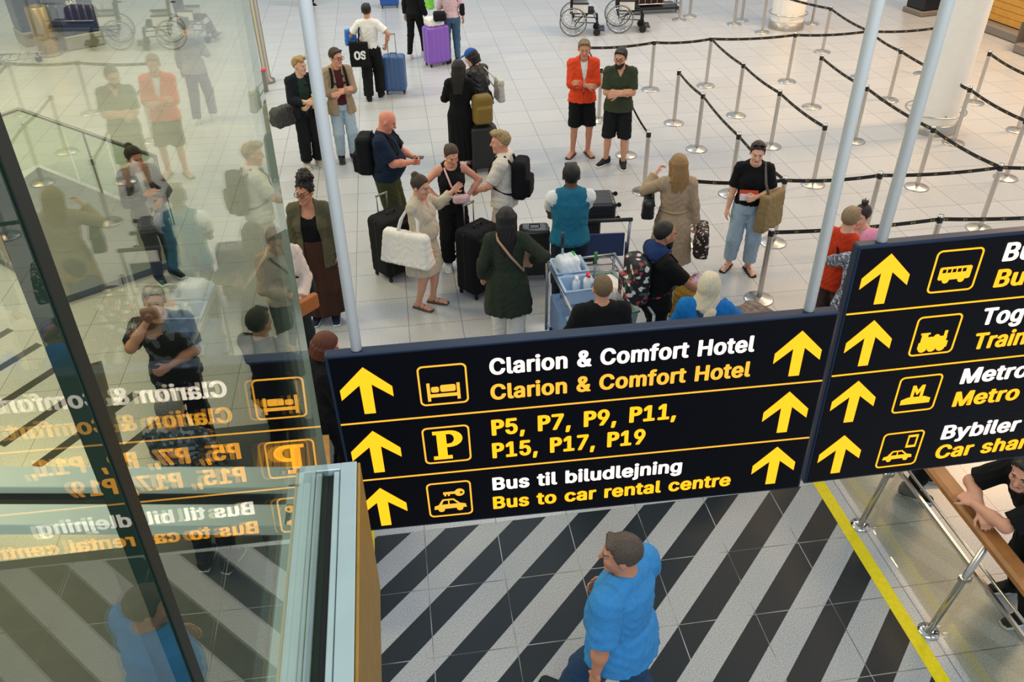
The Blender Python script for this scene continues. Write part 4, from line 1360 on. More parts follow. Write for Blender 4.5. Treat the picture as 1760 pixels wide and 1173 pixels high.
suitcase('black case standing on the loaded trolley, wheels outward', 1.62, 3.95, 92, .40, .26, .58, '1b1c20', group='cases on the teal vest man\'s trolley').location.z = .15
t = suitcase('black case lying across the top of the loaded trolley', 1.76, 4.12, 84, .40, .26, .56, '202126', group='cases on the teal vest man\'s trolley', lean=80)
t.rotation_euler = (math.radians(90), 0, math.radians(-96))
t.location = (1.98, 3.86, .90)
suitcase('dark upright suitcase beside the legs of the teal vest man', .98, 3.92, 176, .36, .26, .62, '17181c', stripes=False).location.z = 0.0

# cleaning cart
TUB = mat('pale_blue_plastic', 'a9c4e2', .35, 0, 0, 1, 0, .5)
ct = empty('cleaning_cart', (1.20, 2.06, 0), math.radians(4), 'pale blue cleaning cart with stacked tubs', 'cleaning cart')
def tub(x0, x1, y0, y1, z0, z1, th=.014):
    b = MB()
    tp = .02
    outer = [(x0, y0), (x1, y0), (x1, y1), (x0, y1)]
    inner = [(x0 + th, y0 + th), (x1 - th, y0 + th), (x1 - th, y1 - th), (x0 + th, y1 - th)]
    sh = lambda p, k: ((p[0] - (x0 + x1) / 2) * (1 - k) + (x0 + x1) / 2, (p[1] - (y0 + y1) / 2) * (1 - k) + (y0 + y1) / 2)
    vs = [(*sh(p, .10), z0) for p in outer] + [(*p, z1) for p in outer] + [(*p, z1) for p in inner] + [(*sh(p, .10), z0 + th) for p in inner]
    fs = [(3, 2, 1, 0)] + [(i, (i + 1) % 4, 4 + (i + 1) % 4, 4 + i) for i in range(4)] + [(4 + i, 4 + (i + 1) % 4, 8 + (i + 1) % 4, 8 + i) for i in range(4)] + [(8 + i, 8 + (i + 1) % 4, 12 + (i + 1) % 4, 12 + i) for i in range(4)] + [(12, 13, 14, 15)]
    b.add(vs, fs)
    b.tube([(x0 - .006, y0 - .006, z1), (x1 + .006, y0 - .006, z1), (x1 + .006, y1 + .006, z1), (x0 - .006, y1 + .006, z1)], .010, 8, closed=True)
    return b
tub(-.25, .07, .22, .52, .84, 1.00).build('tub', TUB, ct)
tub(-.25, .07, -.10, .18, .82, .98).build('tub', TUB, ct)
tub(-.25, .07, -.62, -.16, .60, .72).build('tray', TUB, ct)
tub(.12, .44, -.30, .50, .50, .78).build('deep_tub', mat('grey_green_plastic', '8fa6a4', .4), ct)
MB().box((-.27, -.64, .16), (.46, .56, .20), bev=.01).build('bottom_shelf', TUB, ct)
MB().box((-.25, -.1, .20), (.07, .5, .60), bev=.02).build('cabinet', mat('mid_blue_plastic', '6c8fc0', .4), ct)
b = MB()
for x in (-.27, .46):
    for y in (-.64, .56): b.tube([(x, y, .1), (x, y, .96)], .016, 8)
    b.tube([(x, -.64, .95), (x, .56, .95)], .014, 8)
b.tube([(-.27, .56, .95), (.46, .56, .95)], .014, 8)
b.build('frame', mat('trolley_frame', '9aa0a8', .35, .8), ct)
for px in (-.26, .45):
    for py in (-.6, .52):
        wb = MB().tube([(-.016, 0, 0), (.016, 0, 0)], .05, 14)
        wb.build('wheel', RUBBER, ct, (px, py, .05))
def handle_stick(label, x, y, top, lean=(0, 0), grip='15233a', z0=.18):
    t = empty('broom', (x, y, z0), 0, label, 'broom', 'long-handled tools on the cleaning cart')
    MB().tube([(0, 0, 0), (lean[0], lean[1], top - z0)], .013, 10).build('shaft', mat('tool_shaft', '8c98a6', .35, .5), t)
    k = .86
    MB().tube([(lean[0] * k, lean[1] * k, (top - z0) * k), (lean[0], lean[1], top - z0 + .004)], .018, 10).build('grip', mat('tool_grip', grip, .5), t)
    MB().box((-.12, -.025, -.03), (.12, .025, .04), bev=.01).build('broom_head', BLACKP, t)
    return t
handle_stick('broom handle with dark grip at the tub side of the cart', 1.02, 2.45, 1.36, (0, 0))
handle_stick('broom handle with dark grip beside the floral backpack', 1.58, 2.02, 1.42, (-.02, .02))
handle_stick('slim green-tipped mop handle between the tubs', 1.36, 2.45, 1.10, (.01, .0), '2f7a4a')
def bottle(label, x, y, z, r, hgt, body, capc, name='spray_bottle'):
    t = empty(name, (x, y, z), 0, label, 'bottle', 'cleaning bottles in the tubs')
    MB().lathe([(0, 0), (r, 0), (r, hgt * .62), (r * .9, hgt * .72), (r * .4, hgt * .82), (r * .4, hgt * .86), (0, hgt * .86)], n=18).build('bottle_body', mat('bottle_plastic', body, .3), t)
    b = MB().lathe([(r * .46, hgt * .84), (r * .46, hgt), (0, hgt)], n=14)
    b.box((-r * .25, -r * 1.5, hgt * .92), (r * .25, r * .3, hgt * 1.02), bev=.004)
    b.build('spray_head', mat('cap_plastic', capc, .4), t)
    return t
bottle('white bottle with green spray head in the far tub', 1.13, 2.47, .86, .05, .26, 'e8eef2', '22a050')
bottle('white bottle with red spray head in the near tub', 1.21, 2.10, .84, .045, .24, 'eceff2', 'd01f3c')
bottle('clear white bottle in the near tub', 1.10, 2.12, .84, .04, .20, 'dfe9f4', 'e8e8e8')
bag('rubbish_bag', 'white plastic bag bulging from the far tub', 'bag', (1.06, 2.40, .90), 10, sack(.24, .24, .22, .012), .012, mat('thin_plastic', 'dfe8ee', .3, 0, .3, 30))
bag('rubbish_bag', 'white cloth heap in the deep tub of the cart', 'bag', (1.46, 2.20, .62), 20, sack(.28, .42, .28, .014), .012, cloth('e4e2df'))
t = empty('paper_pad', (1.13, 1.70, .615), math.radians(-12), 'white paper pad lying in the cart tray', 'paper')
MB().box((-.10, -.14, 0), (.10, .14, .012), bev=.002).build('sheets', mat('paper', 'eef1f4', .6), t)
t = empty('mobile_phone', (1.16, 1.66, .628), math.radians(-15), 'black phone lying on the paper pad', 'phone')
MB().box((-.035, -.075, 0), (.035, .075, .009), bev=.004).build('phone_body', BLACKP, t)

# ------------------------------------------------------------------ far desks
DW = mat('yellow_wood', 'c9953f', .5, 0, .08, 6, .12)
def desk(label, x, y, rz, w=1.7):
    t = empty('check_in_desk', (x, y, 0), math.radians(rz), label, 'desk', 'check-in desks beyond the lanes')
    MB().box((-w / 2 - .1, -.55, 0), (w / 2 + .1, .5, .20), bev=.03).build('plinth', mat('grey_stone', '77706a', .5), t)
    b = MB()
    for i in range(6): b.box((-w / 2, -.30, .22 + .14 * i), (w / 2, .3, .352 + .14 * i), bev=.006)
    b.build('front_panel', DW, t)
    MB().box((-w / 2 - .03, -.36, 1.06), (w / 2 + .03, .36, 1.11), bev=.01).build('worktop', mat('desk_top', '4a4744', .4), t)
    MB().box((-w / 2 - .06, -.56, .2), (-w / 2 - .04, -.02, .62)).build('side_screen', mat('grey_screen', '5d5c5a', .3), t)
    return t
desk('yellow timber check-in desk beyond the big column', 13.35, 12.75, -84)
desk('yellow timber check-in desk at the hall edge, nearer the ropes', 13.1, 10.5, -84)
t = empty('self_service_kiosk', (12.35, 14.7, 0), math.radians(-80), 'black kiosk standing before the yellow check-in desks', 'kiosk')
MB().box((-.34, -.3, 0), (.34, .3, .12), bev=.02).build('plinth', mat('grey_stone', '77706a', .5), t)
MB().box((-.30, -.26, .12), (.30, .26, 1.25), bev=.03).build('cabinet', mat('dark_navy', '14161e', .4), t)
MB().box((-.26, -.05, 1.25), (.26, .02, 1.75), bev=.02).build('screen', mat('dark_screen', '0c0f16', .15), t)
KB = mat('kiosk_blue', '14275a', .35)
def kiosk(label, x, y, rz):
    t = empty('self_service_kiosk', (x, y, 0), math.radians(rz), label, 'kiosk', 'blue self-service kiosks behind the glass')
    t.scale = (1.15, 1.15, 1.1)
    MB().box((-.36, -.34, 0), (.36, .34, .28), bev=.02).build('plinth', mat('kiosk_base', '8b8a80', .4, .4), t)
    MB().box((-.34, -.32, .28), (.34, .32, 1.18), bev=.03).build('cabinet', KB, t)
    MB().box((-.345, -.325, 1.17), (.345, .325, 1.20)).build('light_strip', mat('blue_light', '3f74ff', .4, emit=1.0), t)
    MB().box((-.30, -.02, 1.20), (.30, .06, 1.75), bev=.02).build('screen', mat('dark_screen', '0c0f16', .15), t)
    return t
kiosk('blue self-service kiosk next to the bin behind the glass', -7.5, 15.72, 32)
kiosk('blue self-service kiosk at the far side of the bin', -8.55, 16.25, 32)
k_ = [o for o in COL.objects if o.name.startswith('self_service_kiosk')][1]
o = text('SAS', -.13, .05, .86, .075, mat('white_print', 'dfe6f0', .5), k_)
o.location = (0, -.322, 0)
t = empty('litter_bin', (-7.95, 15.0, 0), 0, 'round brass-toned metal litter bin before the blue kiosks', 'bin')
MB().lathe([(0, 0), (.22, 0), (.225, .02), (.225, 1.0), (.20, 1.03), (.12, 1.03), (.11, .98), (0, .98)], n=32).build('drum', mat('bronze_metal', 'a58a52', .32, .9), t)
MB().lathe([(.228, .02), (.23, .03), (.23, .06), (.228, .07)], n=32).build('foot_band', STEEL, t)

# ------------------------------------------------------------------ stairwell behind the glass
sw = empty('stair_balustrade', (-6.1, 8.3, 0), 0, 'glass stair balustrade with steel handrail and dark panels behind the screen', 'balustrade')
PGL = glass_mat('balustrade_glass', (.84, .90, .84), 1.45)
SP = [(-6.15, 8.35), (-3.72, 6.10), (-3.42, 5.0)]
def wall_box(a, b, z0, z1, th):
    a, b = Vector((*a, 0)), Vector((*b, 0))
    d = (b - a).normalized()
    n_ = Vector((-d.y, d.x, 0)) * th / 2
    vs = [p + s * n_ + Vector((0, 0, z)) for p in (a, b) for s in (1, -1) for z in (z0, z1)]
    return vs, [(0, 1, 3, 2), (4, 6, 7, 5), (0, 4, 5, 1), (2, 3, 7, 6), (0, 2, 6, 4), (1, 5, 7, 3)]
def wb2(name, a, b, z0, z1, th, m):
    vs, fs = wall_box(a, b, z0, z1, th)
    return MB().add([v - Vector(sw.location) for v in vs], fs).build(name, m, sw)
lerp = lambda a, b, k: (a[0] + (b[0] - a[0]) * k, a[1] + (b[1] - a[1]) * k)
for i in range(3): wb2('glass_panel', lerp(SP[0], SP[1], i / 3 + .01), lerp(SP[0], SP[1], (i + 1) / 3 - .01), .12, .98, .014, PGL)
wb2('glass_panel', lerp(SP[1], SP[2], .02), lerp(SP[1], SP[2], .98), .12, .98, .014, PGL)
wb2('glass_panel', (-6.15, 8.35), (-7.6, 6.3), .12, .98, .014, PGL)
STN = mat('dark_handrail', '565a5c', .35, .7)
MB().tube([(-1.6, -2.1, 1.0), (-.05, .05, 1.0), (2.38, -2.2, 1.0), (2.66, -3.25, 1.0)], .028, 10).build('handrail', STN, sw)
for p in (SP[1], lerp(SP[0], SP[1], .5)): MB().tube([(p[0] + 6.1, p[1] - 8.3, 0), (p[0] + 6.1, p[1] - 8.3, 1.0)], .016, 8).build('post', STN, sw)
GREYP = mat('grey_stair_panel', '5e6669', .55, 0, .04, 8, .08)
poly = [(-6.15, 8.3), (-3.74, 6.05), (-3.46, 4.9), (-4.6, 4.2), (-6.6, 6.2)]
b = MB()
n_ = len(poly)
b.add([(x + 6.1, y - 8.3, .09) for x, y in poly] + [(x + 6.1, y - 8.3, .002) for x, y in poly], [tuple(range(n_))[::-1], tuple(range(n_, 2 * n_))] + [(i, (i + 1) % n_, n_ + (i + 1) % n_, n_ + i) for i in range(n_)])
b.build('landing_panel', GREYP, sw)
# dark lines laid in the warm floor behind the glass
for i in range(6):
    x, y = -5.5 + .42 * i, 3.1 - .36 * i
    vs, fs = wall_box((x - .25, y - .35), (x + .42, y + .62), .0005, .004, .10)
    tag(MB().add(vs, fs).build('floor_stripe', mat('dark_stripe', '1d2022', .6)), 'dark stripe inlaid in the warm floor behind the glass screen', 'floor stripe', 'dark floor stripes behind the glass')
vs, fs = wall_box((-3.95, 2.9), (-2.6, -.6), .0005, .005, .12)
tag(MB().add(vs, fs).build('floor_stripe', mat('dark_stripe', '1d2022', .6)), 'long dark line crossing the floor stripes behind the glass', 'floor stripe')
# timber counter at the edge of the sign
t = empty('timber_counter', (-1.50, -.10, 0), math.radians(4), 'slatted timber counter under the red-haired person', 'counter')
b = MB()
for i in range(9): b.box((-.30 + .062 * i, -.45, .80), (-.30 + .062 * i + .056, .45, .84), bev=.004)
b.build('slats', mat('light_timber', 'c08f52', .5, 0, .1, 9, .2), t)
MB().box((-.26, -.42, 0), (.22, .42, .80), bev=.01).build('cabinet', mat('dark_timber', '3c2a1c', .6), t)

# ------------------------------------------------------------------ the people and what they carry
def held(p, name, label, cat, group=None):
    t = empty(name, p['loc'], p['yaw'], label, cat, group)
    t.scale = (p['k'],) * 3
    return t
def tubes(t, name, pts, r, m, n=8): return MB().tube([tuple(q) for q in pts], r, n).build(name, m, t)
def backpack(p, label, m, size=(.15, .09, .22), at=(0, .215, 1.20), strap=None, group='backpacks worn by travellers', straps=True):
    t = held(p, 'backpack', label, 'backpack', group)
    sx, sy, sz = size
    c = V3(*at) + V3(0, .02 * (p['heft'] - 1) * 5, 0)
    f = uni([rbox(c, (sx, sy, sz), .06), rbox(c + V3(0, sy + .015, -sz * .35), (sx * .8, .035, sz * .5), .03)], .02)
    solid('bag_body', warp(ripple(f, .003), p['g'], .25), .011, m, t)
    pk = p['pose']
    tubes(t, 'top_loop', [pk(c + V3(-.03, -sy + .02, sz - .01)), pk(c + V3(-.02, -sy, sz + .04)), pk(c + V3(.02, -sy, sz + .04)), pk(c + V3(.03, -sy + .02, sz - .01))], .008, strap or m)
    if straps:
        w = p['heft']
        for s in (1, -1):
            q = [(s * .08, c[1] - sy + .01, c[2] + sz - .06), (s * .095, .05, 1.487), (s * .10, -.05, 1.475), (s * .105, -.125 * w, 1.38), (s * .115, -.148 * w, 1.25), (s * .150 * w, -.08, 1.10), (s * .155 * w, .06, 1.05), (s * .11, c[1] - sy + .01, c[2] - sz + .06)]
            MB().tube([tuple(pk(V3(*a))) for a in q], .022, 8, flat=((1, .2, 0), .42, 1.0)).build('strap', strap or m, t)
    return t
def carried(p, name, label, at, rz, shape, h, m, straps=(), sm=None, cat='bag', group=None, tilt=(0, 0)):
    t = held(p, name, label, cat, group)
    Rr = Rz(math.radians(rz)) @ Ry(math.radians(tilt[0])) @ Rx(math.radians(tilt[1]))
    a = V3(*at)
    e = np.abs(np.stack([shape[1], shape[2]])).max()
    s = (lambda P: shape[0]((P - a) @ Rr)), a - e * 1.3, a + e * 1.3
    solid('bag_body', s, h, m, t)
    for pts, r in straps: tubes(t, 'strap', pts, r, sm or m)
    return t
LEATHER = mat('black_leather', '16161a', .38, 0, .25, 45, 0, .5)
CANVAS = cloth('e9e5dc', .9, 40, .06)

p = person('blond person in an open dark jacket holding a yellow bottle', (-1.90, 7.85), 22, 1.69, 'fair', head=(38, 8), arms=(('belly'), ((.02, -.25, 1.13), (.8, .2, -1))), curl=(40, 65), hair=('curlytop', 'b08c54'),
           top=dict(name='jacket', color='181c24', sleeve=1.95, hem=.84, open=(.10, .09, .06), collar=1), inner=dict(color='22382f', sleeve=0, t=.014, hem=.90), bottom=dict(color='141519', wide=1.5), shoes=('sneaker', 'b5aa98', 'd8d2c6'))
S, E_, Wr, fd, pn, sg = p['A'][1]
t = held(p, 'drink_bottle', 'yellow drink bottle in the hand of the blond person', 'bottle')
q = Wr + fd * .09 + pn * .035
MB().lathe([(0, -.09), (.030, -.09), (.032, .05), (.014, .09), (.014, .10)], tuple(q), 16).build('bottle_body', mat('juice', 'd9a21c', .25), t)
MB().lathe([(.016, .098), (.016, .125), (0, .125)], tuple(q), 14).build('bottle_cap', mat('cap_white', 'd8d0a0', .4), t)
carried(p, 'duffel_bag', 'grey and black duffel bag at the hip of the blond person', (-.30, .05, .74), 20, sack(.50, .26, .30, .010), .011, mat('duffel', '3b3a38', .7, 0, .2, 30, .3), [([(-.22, .05, .86), (-.20, .10, 1.2), (-.10, .08, 1.47), (.06, -.13, 1.35)], .016)], BLACKP)

p = person('man in glasses and a beige jacket with folded arms, beside the white pole', (-1.36, 7.98), 14, 1.75, 'pink', head=(30, 6), arms=('crossB', 'crossA'), hair=('short', '3a2a1e'), glasses='2a2020',
           top=dict(name='jacket', color='a08b72', sleeve=1.92, hem=.78, open=(.07, .05, .05), collar=1), inner=dict(color='4a1e24', sleeve=0, t=.024, hem=.93), bottom=dict(color='a9bccb', wide=1.1), shoes=('sneaker', '2a2a2c', '3a3a3c'))
backpack(p, 'black backpack on the man in the beige jacket', cloth('15161a'))

p = person('person in a white T-shirt and black trousers pulling a blue suitcase', (-.90, 10.85), 176, 1.70, 'tan', sh=.155, head=(-4, 4), arms=(((.20, -.14, 1.06), (1, .5, -.2)), ((.30, -.02, 1.00), (1, .6, 0))), curl=(30, 70), hair=('short', '17120f'),
           top=dict(color='e6e4e2', sleeve=.75, hem=.98), bottom=dict(color='101114', wide=1.45, t=.018), shoes=('boot', '17171a', '101012'), feet=((.11, .10, 10), (.10, -.12, 6)))
tote = carried(p, 'tote_bag', 'black tote bag printed with white letters on the shoulder of the white T-shirt person', (.20, .15, .66), 172, sack(.36, .10, .46, .005, .1), .010, cloth('0f1013'), [([(.20, .14, 1.0), (.17, .10, 1.30), (.13, .04, 1.47), (.16, -.06, 1.30), (.22, .06, 1.0)], .013)])
o = text('OS', -.09, .13, -.09, .17, mat('white_print', 'e8e8e8', .6), tote, .05, 'letters')
o.location = (.20, .235, .90)
o.rotation_euler = (0, 0, math.pi + .14)
carried(p, 'shopping_bag', 'small bright blue bag under the arm of the white T-shirt person', (.34, .0, 1.02), 20, sack(.22, .10, .30, .006), .011, mat('blue_bag', '2f6cc0', .5))

person('person in black leggings and white trainers beyond the purple suitcase', (.02, 13.35), 150, 1.70, 'fair', sh=.15, hair=('long', '2a1c14'), top=dict(color='121316', sleeve=1.9, hem=.90), bottom=dict(color='101114', wide=.85, t=.008), shoes=('sneaker', 'e4e2de', 'f0f0ee'), feet=((.10, .16, 10), (.10, -.16, 10)))
p = person('person with long dark hair in a pale pink top and blue jeans', (.74, 12.85), 182, 1.68, 'fair', sh=.155, hip=1.05, hair=('longloose', '2c1a16'), arms=('front', 'slack'), top=dict(color='d3b4bf', sleeve=1.8, hem=.96, flare=.0), bottom=dict(color='42617a', wide=.95), shoes=('sneaker', '1a1a1c', '1a1a1c'))
carried(p, 'shoulder_bag', 'small black bag at the hip of the pink top person', (-.24, .0, .98), 0, sack(.10, .22, .24, .005), .012, cloth('121316'), [([(-.2, .0, 1.1), (-.12, .10, 1.38), (-.09, .04, 1.48)], .010)])
carried(p, 'tote_bag', 'lime green bag held between the two people by the purple suitcase', (.42, -.15, 1.10), 10, sack(.16, .20, .36, .008), .012, mat('lime', '7ed348', .5))
bag('jacket', 'white jacket lying on top of the purple suitcase', 'jacket', (.38, 12.72, .80), 20, sack(.36, .26, .17, .007), .013, cloth('e4e2de'))

bag('soft_bag', 'small black bundle lying on the white jacket over the purple suitcase', 'bag', (.50, 12.66, .90), 0, sack(.26, .22, .18, .006), .012, cloth('131417'))
p = person('woman with long dark hair in a long black dress seen from behind', (.42, 7.30), 176, 1.68, 'fair', sh=.15, head=(-14, 8), arms=('front', 'front'), hair=('long', '1d1512'), top=dict(color='0d0d10', sleeve=1.9, hem=.93), bottom=dict(kind='skirt', color='0d0d10', hem=.20, flare=.035), shoes=('sneaker', '141416', 'e2e2e0'))
p = person('person in a blue cap, black leather jacket and cream trousers leaning in', (.80, 7.78), -140, 1.68, 'fair', sh=.155, lean=14, head=(22, 24), arms=('front', 'chest'), hair=('bob', '1a1412'), cap='2457a6', top=dict(name='jacket', mat=LEATHER, color='', sleeve=1.95, hem=.88, wr=.006), bottom=dict(color='d9cdb2', wide=1.5, t=.018), shoes=('sneaker', 'd8d4cc', 'e8e8e8'), eyes=False)
carried(p, 'tote_bag', 'white tote bag on the back of the leather jacket person', (-.20, .20, .93), 60, sack(.30, .10, .36, .006), .010, cloth('c9c4bb'), [([(-.20, .18, 1.10), (-.16, .12, 1.3), (-.10, -.05, 1.45), (-.18, -.06, 1.28), (-.24, .12, 1.05)], .010)])
t = bag('backpack', 'olive and black backpack standing on a black suitcase', 'backpack', (.74, 7.20, .75), 190, uni([rbox((0, 0, .22), (.15, .10, .22), .07), rbox((0, .10, .16), (.12, .05, .13), .04)], .02), .010, spots('olive_bag', '7c6326', ['7c6326', '6d5622'], 3, .8), [([(-.10, -.11, .40), (-.10, -.17, .25), (-.10, -.11, .05)], .012, 'strap'), ([(.10, -.11, .40), (.10, -.17, .25), (.10, -.11, .05)], .012, 'strap'), ([(-.03, -.08, .43), (0, -.09, .49), (.03, -.08, .43)], .009, 'top_loop')], BLACKP)

p = person('bald man in a navy T-shirt and olive shorts looking at his phone', (-.70, 5.10), 78, 1.80, 'd98d74', heft=1.22, sh=.19, belly=.9, head=(4, 30), arms=(((.03, -.34, 1.14), (.7, .2, -1)), ((.06, -.33, 1.12), (.7, .2, -1))), curl=(50, 45), hair=None, h=.009,
           top=dict(color='15243a', sleeve=.85, hem=.90, t=.024), bottom=dict(kind='shorts', color='3a3f28', hem=.40, wide=1.1), shoes=('sneaker', '2a2a2c', '1a1a1a'))
backpack(p, 'black backpack on the bald man', cloth('14151a'), (.16, .10, .24))
t = held(p, 'mobile_phone', 'dark phone in the hands of the bald man', 'phone')
MB().box((-.04, -.46, 1.15), (.04, -.30, 1.162), bev=.004).build('phone_body', BLACKP, t)

p = person('woman in a black sleeveless top with hands on her hips', (.05, 4.32), 4, 1.63, 'pink', sh=.155, bust=.9, head=(12, 24), arms=('hip', 'hip'), hair=('lowbun', '4a3626'), top=dict(color='111215', sleeve=0, hem=.96, scoop=.03, neck=.085), bottom=dict(color='101114', wide=1.45, t=.016), shoes=('sneaker', 'e2e2e0', 'f0f0ee'), h=.008)
carried(p, 'belt_bag', 'pale pink belt bag slung across the woman in the black sleeveless top', (.09, -.17, 1.06), -10, ripple(rbox((0, 0, 0), (.11, .045, .065), .045), .002), .008, mat('pink_bag', 'dcb4b6', .55), [([(.06, -.17, 1.09), (-.03, -.178, 1.25), (-.085, -.10, 1.43), (-.09, .02, 1.475), (-.02, .13, 1.3), (.12, .11, 1.1), (.17, -.02, 1.06)], .012)])

p = person('woman with a topknot in a beige shirt dress carrying a white tote', (-.36, 3.46), 62, 1.64, 'd29a80', sh=.155, bust=.9, belly=.5, heft=1.06, head=(-6, 14), arms=(((.44, -.24, 1.40), (.6, .1, -1)), ((.12, -.13, .88), (.6, .4, -.4))), hair=('bun', '3d2e24'),
           top=dict(name='shirt_dress', color='c2b6a2', sleeve=1.75, hem=.54, flare=.05, collar=1, vee=.12), bottom=None, shoes=('sandal', '6e5240', '4a3a30'), feet=((.09, -.05, 5), (.09, .06, 5)), h=.008)
carried(p, 'tote_bag', 'large white canvas tote hanging from the shoulder of the beige dress woman', (-.27, .07, .74), 86, sack(.62, .17, .42, .004, .55), .010, CANVAS, [([(-.25, .20, 1.06), (-.22, .12, 1.30), (-.13, .03, 1.47), (-.19, -.06, 1.30), (-.25, -.08, 1.06)], .014), ([(-.30, .20, 1.05), (-.24, .14, 1.28), (-.15, .04, 1.465), (-.22, -.06, 1.28), (-.29, -.08, 1.05)], .014)], group='totes', tilt=(0, 0))

p = person('blond boy in a white short-sleeved shirt resting a hand on his case', (.66, 4.26), -112, 1.75, 'pink', sh=.155, head=(12, 8), arms=(((.10, -.30, 1.02), (.8, .5, -.4)), 'down'), curl=(55, 25), hair=('curlytop', 'ab9264'), top=dict(color='d9d3c8', sleeve=.85, hem=.86, collar=1, t=.026), bottom=dict(color='cbbdb2', wide=1.1), shoes=('sneaker', 'd8d8d6', 'e8e8e8'))
backpack(p, 'black backpack on the blond boy in a white shirt', cloth('101116'), (.15, .09, .24))

person('curly-haired woman in glasses with an olive jacket and long brown skirt', (-1.52, 3.36), -4, 1.72, 'b98062', bust=1.15, heft=1.06, sh=.16, hip=1.06, head=(-22, 4), hair=('curlybun', '14100e'), glasses='2a1a18', arms=('down', 'down'), h=.008,
       top=dict(color='57533e', name='jacket', sleeve=1.92, hem=.76, open=(.10, .09, .07), collar=1, flare=.02), inner=dict(color='0b0b0d', sleeve=0, scoop=.13, neck=.095, t=.010), bottom=dict(kind='skirt', color='43291f', hem=.12, flare=.05), shoes=('sneaker', '1f2a40', 'c8d0d4'))
p = person('person in a pale knitted sweater half behind the glass screen edge', (-1.76, 2.45), 25, 1.67, 'pink', sh=.155, heft=1.05, head=(-15, 20), arms=(((.07, -.27, 1.02), (.8, .2, -.8)), 'belly'), curl=(60, 40), hair=('lowbun', '7a5636'), top=dict(name='sweater', color='d8c6ba', sleeve=1.9, hem=.90, t=.032, wr=.006), bottom=dict(color='22282a', wide=1.3), shoes=('sneaker', '1a1a1c', '101012'))
carried(p, 'clutch_bag', 'orange-brown leather clutch held by the pale sweater person', (.10, -.34, .98), 20, rbox((0, 0, 0), (.13, .035, .085), .02), .009, mat('tan_leather', 'a8602c', .45, 0, .1, 30))
carried(p, 'shoulder_bag', 'dark shoulder bag on a strap over the pale sweater', (.27, .02, .86), 70, sack(.26, .10, .24, .005), .011, cloth('23282c'), [([(.26, .02, 1.05), (.05, -.175, 1.25), (-.10, -.10, 1.44), (-.11, .03, 1.48), (.0, .15, 1.3), (.22, .06, 1.08)], .012)])

p = person('woman with long black hair in a dark green coat and white trousers', (.45, 2.42), 172, 1.67, 'fair', sh=.16, heft=1.05, lean=4, head=(0, 10), arms=(((.27, -.10, .92), (.4, 1, 0)), ((.28, -.10, 1.12), (1, .8, -.2))), hair=('long', '130f10'), eyes=False,
           top=dict(name='coat', color='2b3329', sleeve=1.95, hem=.58, flare=.05, collar=1, t=.026), bottom=dict(color='d9d8d2', wide=1.2), shoes=('sneaker', 'c8c6c2', 'e0e0de'), feet=((.10, -.14, 6), (.10, .14, 6)))
carried(p, 'shoulder_bag', 'pale strap bag across the back of the dark green coat', (-.17, -.16, 1.0), 0, sack(.2, .09, .2, .004), .012, cloth('b08e78'), [([(-.16, -.14, 1.1), (-.17, .10, 1.10), (-.04, .165, 1.30), (.09, .10, 1.46), (.10, .0, 1.485)], .014)])

person('man in a teal vest over a white shirt pushing a loaded trolley', (1.22, 3.06), 176, 1.81, '6a4634', heft=1.1, sh=.18, head=(-3, 2), arms=('push', 'push'), curl=(65, 65), hair=('short', '0c0b0c'), eyes=False,
       top=dict(name='vest', color='1f6a86', sleeve=0, hem=.90, t=.028, collar=1), inner=dict(color='e4e4e4', sleeve=.80, t=.016), bottom=dict(color='18222e', wide=1.15), shoes=('sneaker', '0e0f12', '0e0f12'), feet=((.11, .16, 6), (.10, -.12, 6)))

person('man in an orange jacket and black shorts with folded arms', (2.33, 7.54), -4, 1.81, 'cf8f74', head=(-4, 10), arms=('crossA', 'crossB'), hair=('short', '8a7458'), h=.008, top=dict(color='e0481f', name='jacket', sleeve=1.75, hem=.86, collar=1, open=(.0, .015, .06), rough=.7), inner=dict(color='e8e6e4', sleeve=0, t=.012), bottom=dict(kind='shorts', color='101114', hem=.50), shoes=('sandal', '4a3a34', '2e2622'), feet=((.12, .0, 14), (.12, -.02, 30)))
person('bearded man in glasses and a dark green polo shirt with folded arms', (2.78, 7.06), -14, 1.80, 'd39a7c', heft=1.08, head=(-18, 12), arms=('crossB', 'crossA'), hair=('short', '2e221c'), beard='2c201a', glasses='5a2022', h=.008, watch=(1, 'd8d2c8'), top=dict(color='37402e', sleeve=.85, hem=.86, collar=1, vee=.10), bottom=dict(kind='shorts', color='15171c', hem=.47), shoes=('sneaker', '1b1c20', 'e4e4e2'), feet=((.12, -.06, 4), (.14, .0, 40)))

p = person('woman with long blonde hair in a beige trench coat seen from behind', (2.50, 3.42), 172, 1.68, 'dfae93', sh=.16, head=(8, 4), arms=(((.20, -.26, 1.42), (1, -.2, -1)), ((.27, .02, .86), (.4, 1, 0))), curl=(50, 70), hair=('longloose', 'a47f50'), eyes=False, top=dict(name='trench_coat', color='a8937a', sleeve=1.85, hem=.40, flare=.05, collar=1, t=.026), bottom=dict(color='3c3e42', wide=1.0), shoes=('boot', '6f6a66', '4a4846'))
MB().tube([(.155 * math.cos(a), .012 + .122 * math.sin(a), 1.085 + .006 * math.sin(3 * a)) for a in np.linspace(0, 2 * math.pi, 33)[:-1]], .03, 8, closed=True, flat=((0, 0, 1), .9, .5)).build('coat_belt', cloth('a08a70'), p['root'])
carried(p, 'handbag', 'black leather handbag hanging from the arm of the trench coat woman', (.30, -.04, .98), 80, sack(.32, .13, .24, .007), .010, LEATHER, [([(.28, -.12, 1.12), (.26, -.05, 1.28), (.24, .04, 1.12)], .010)])
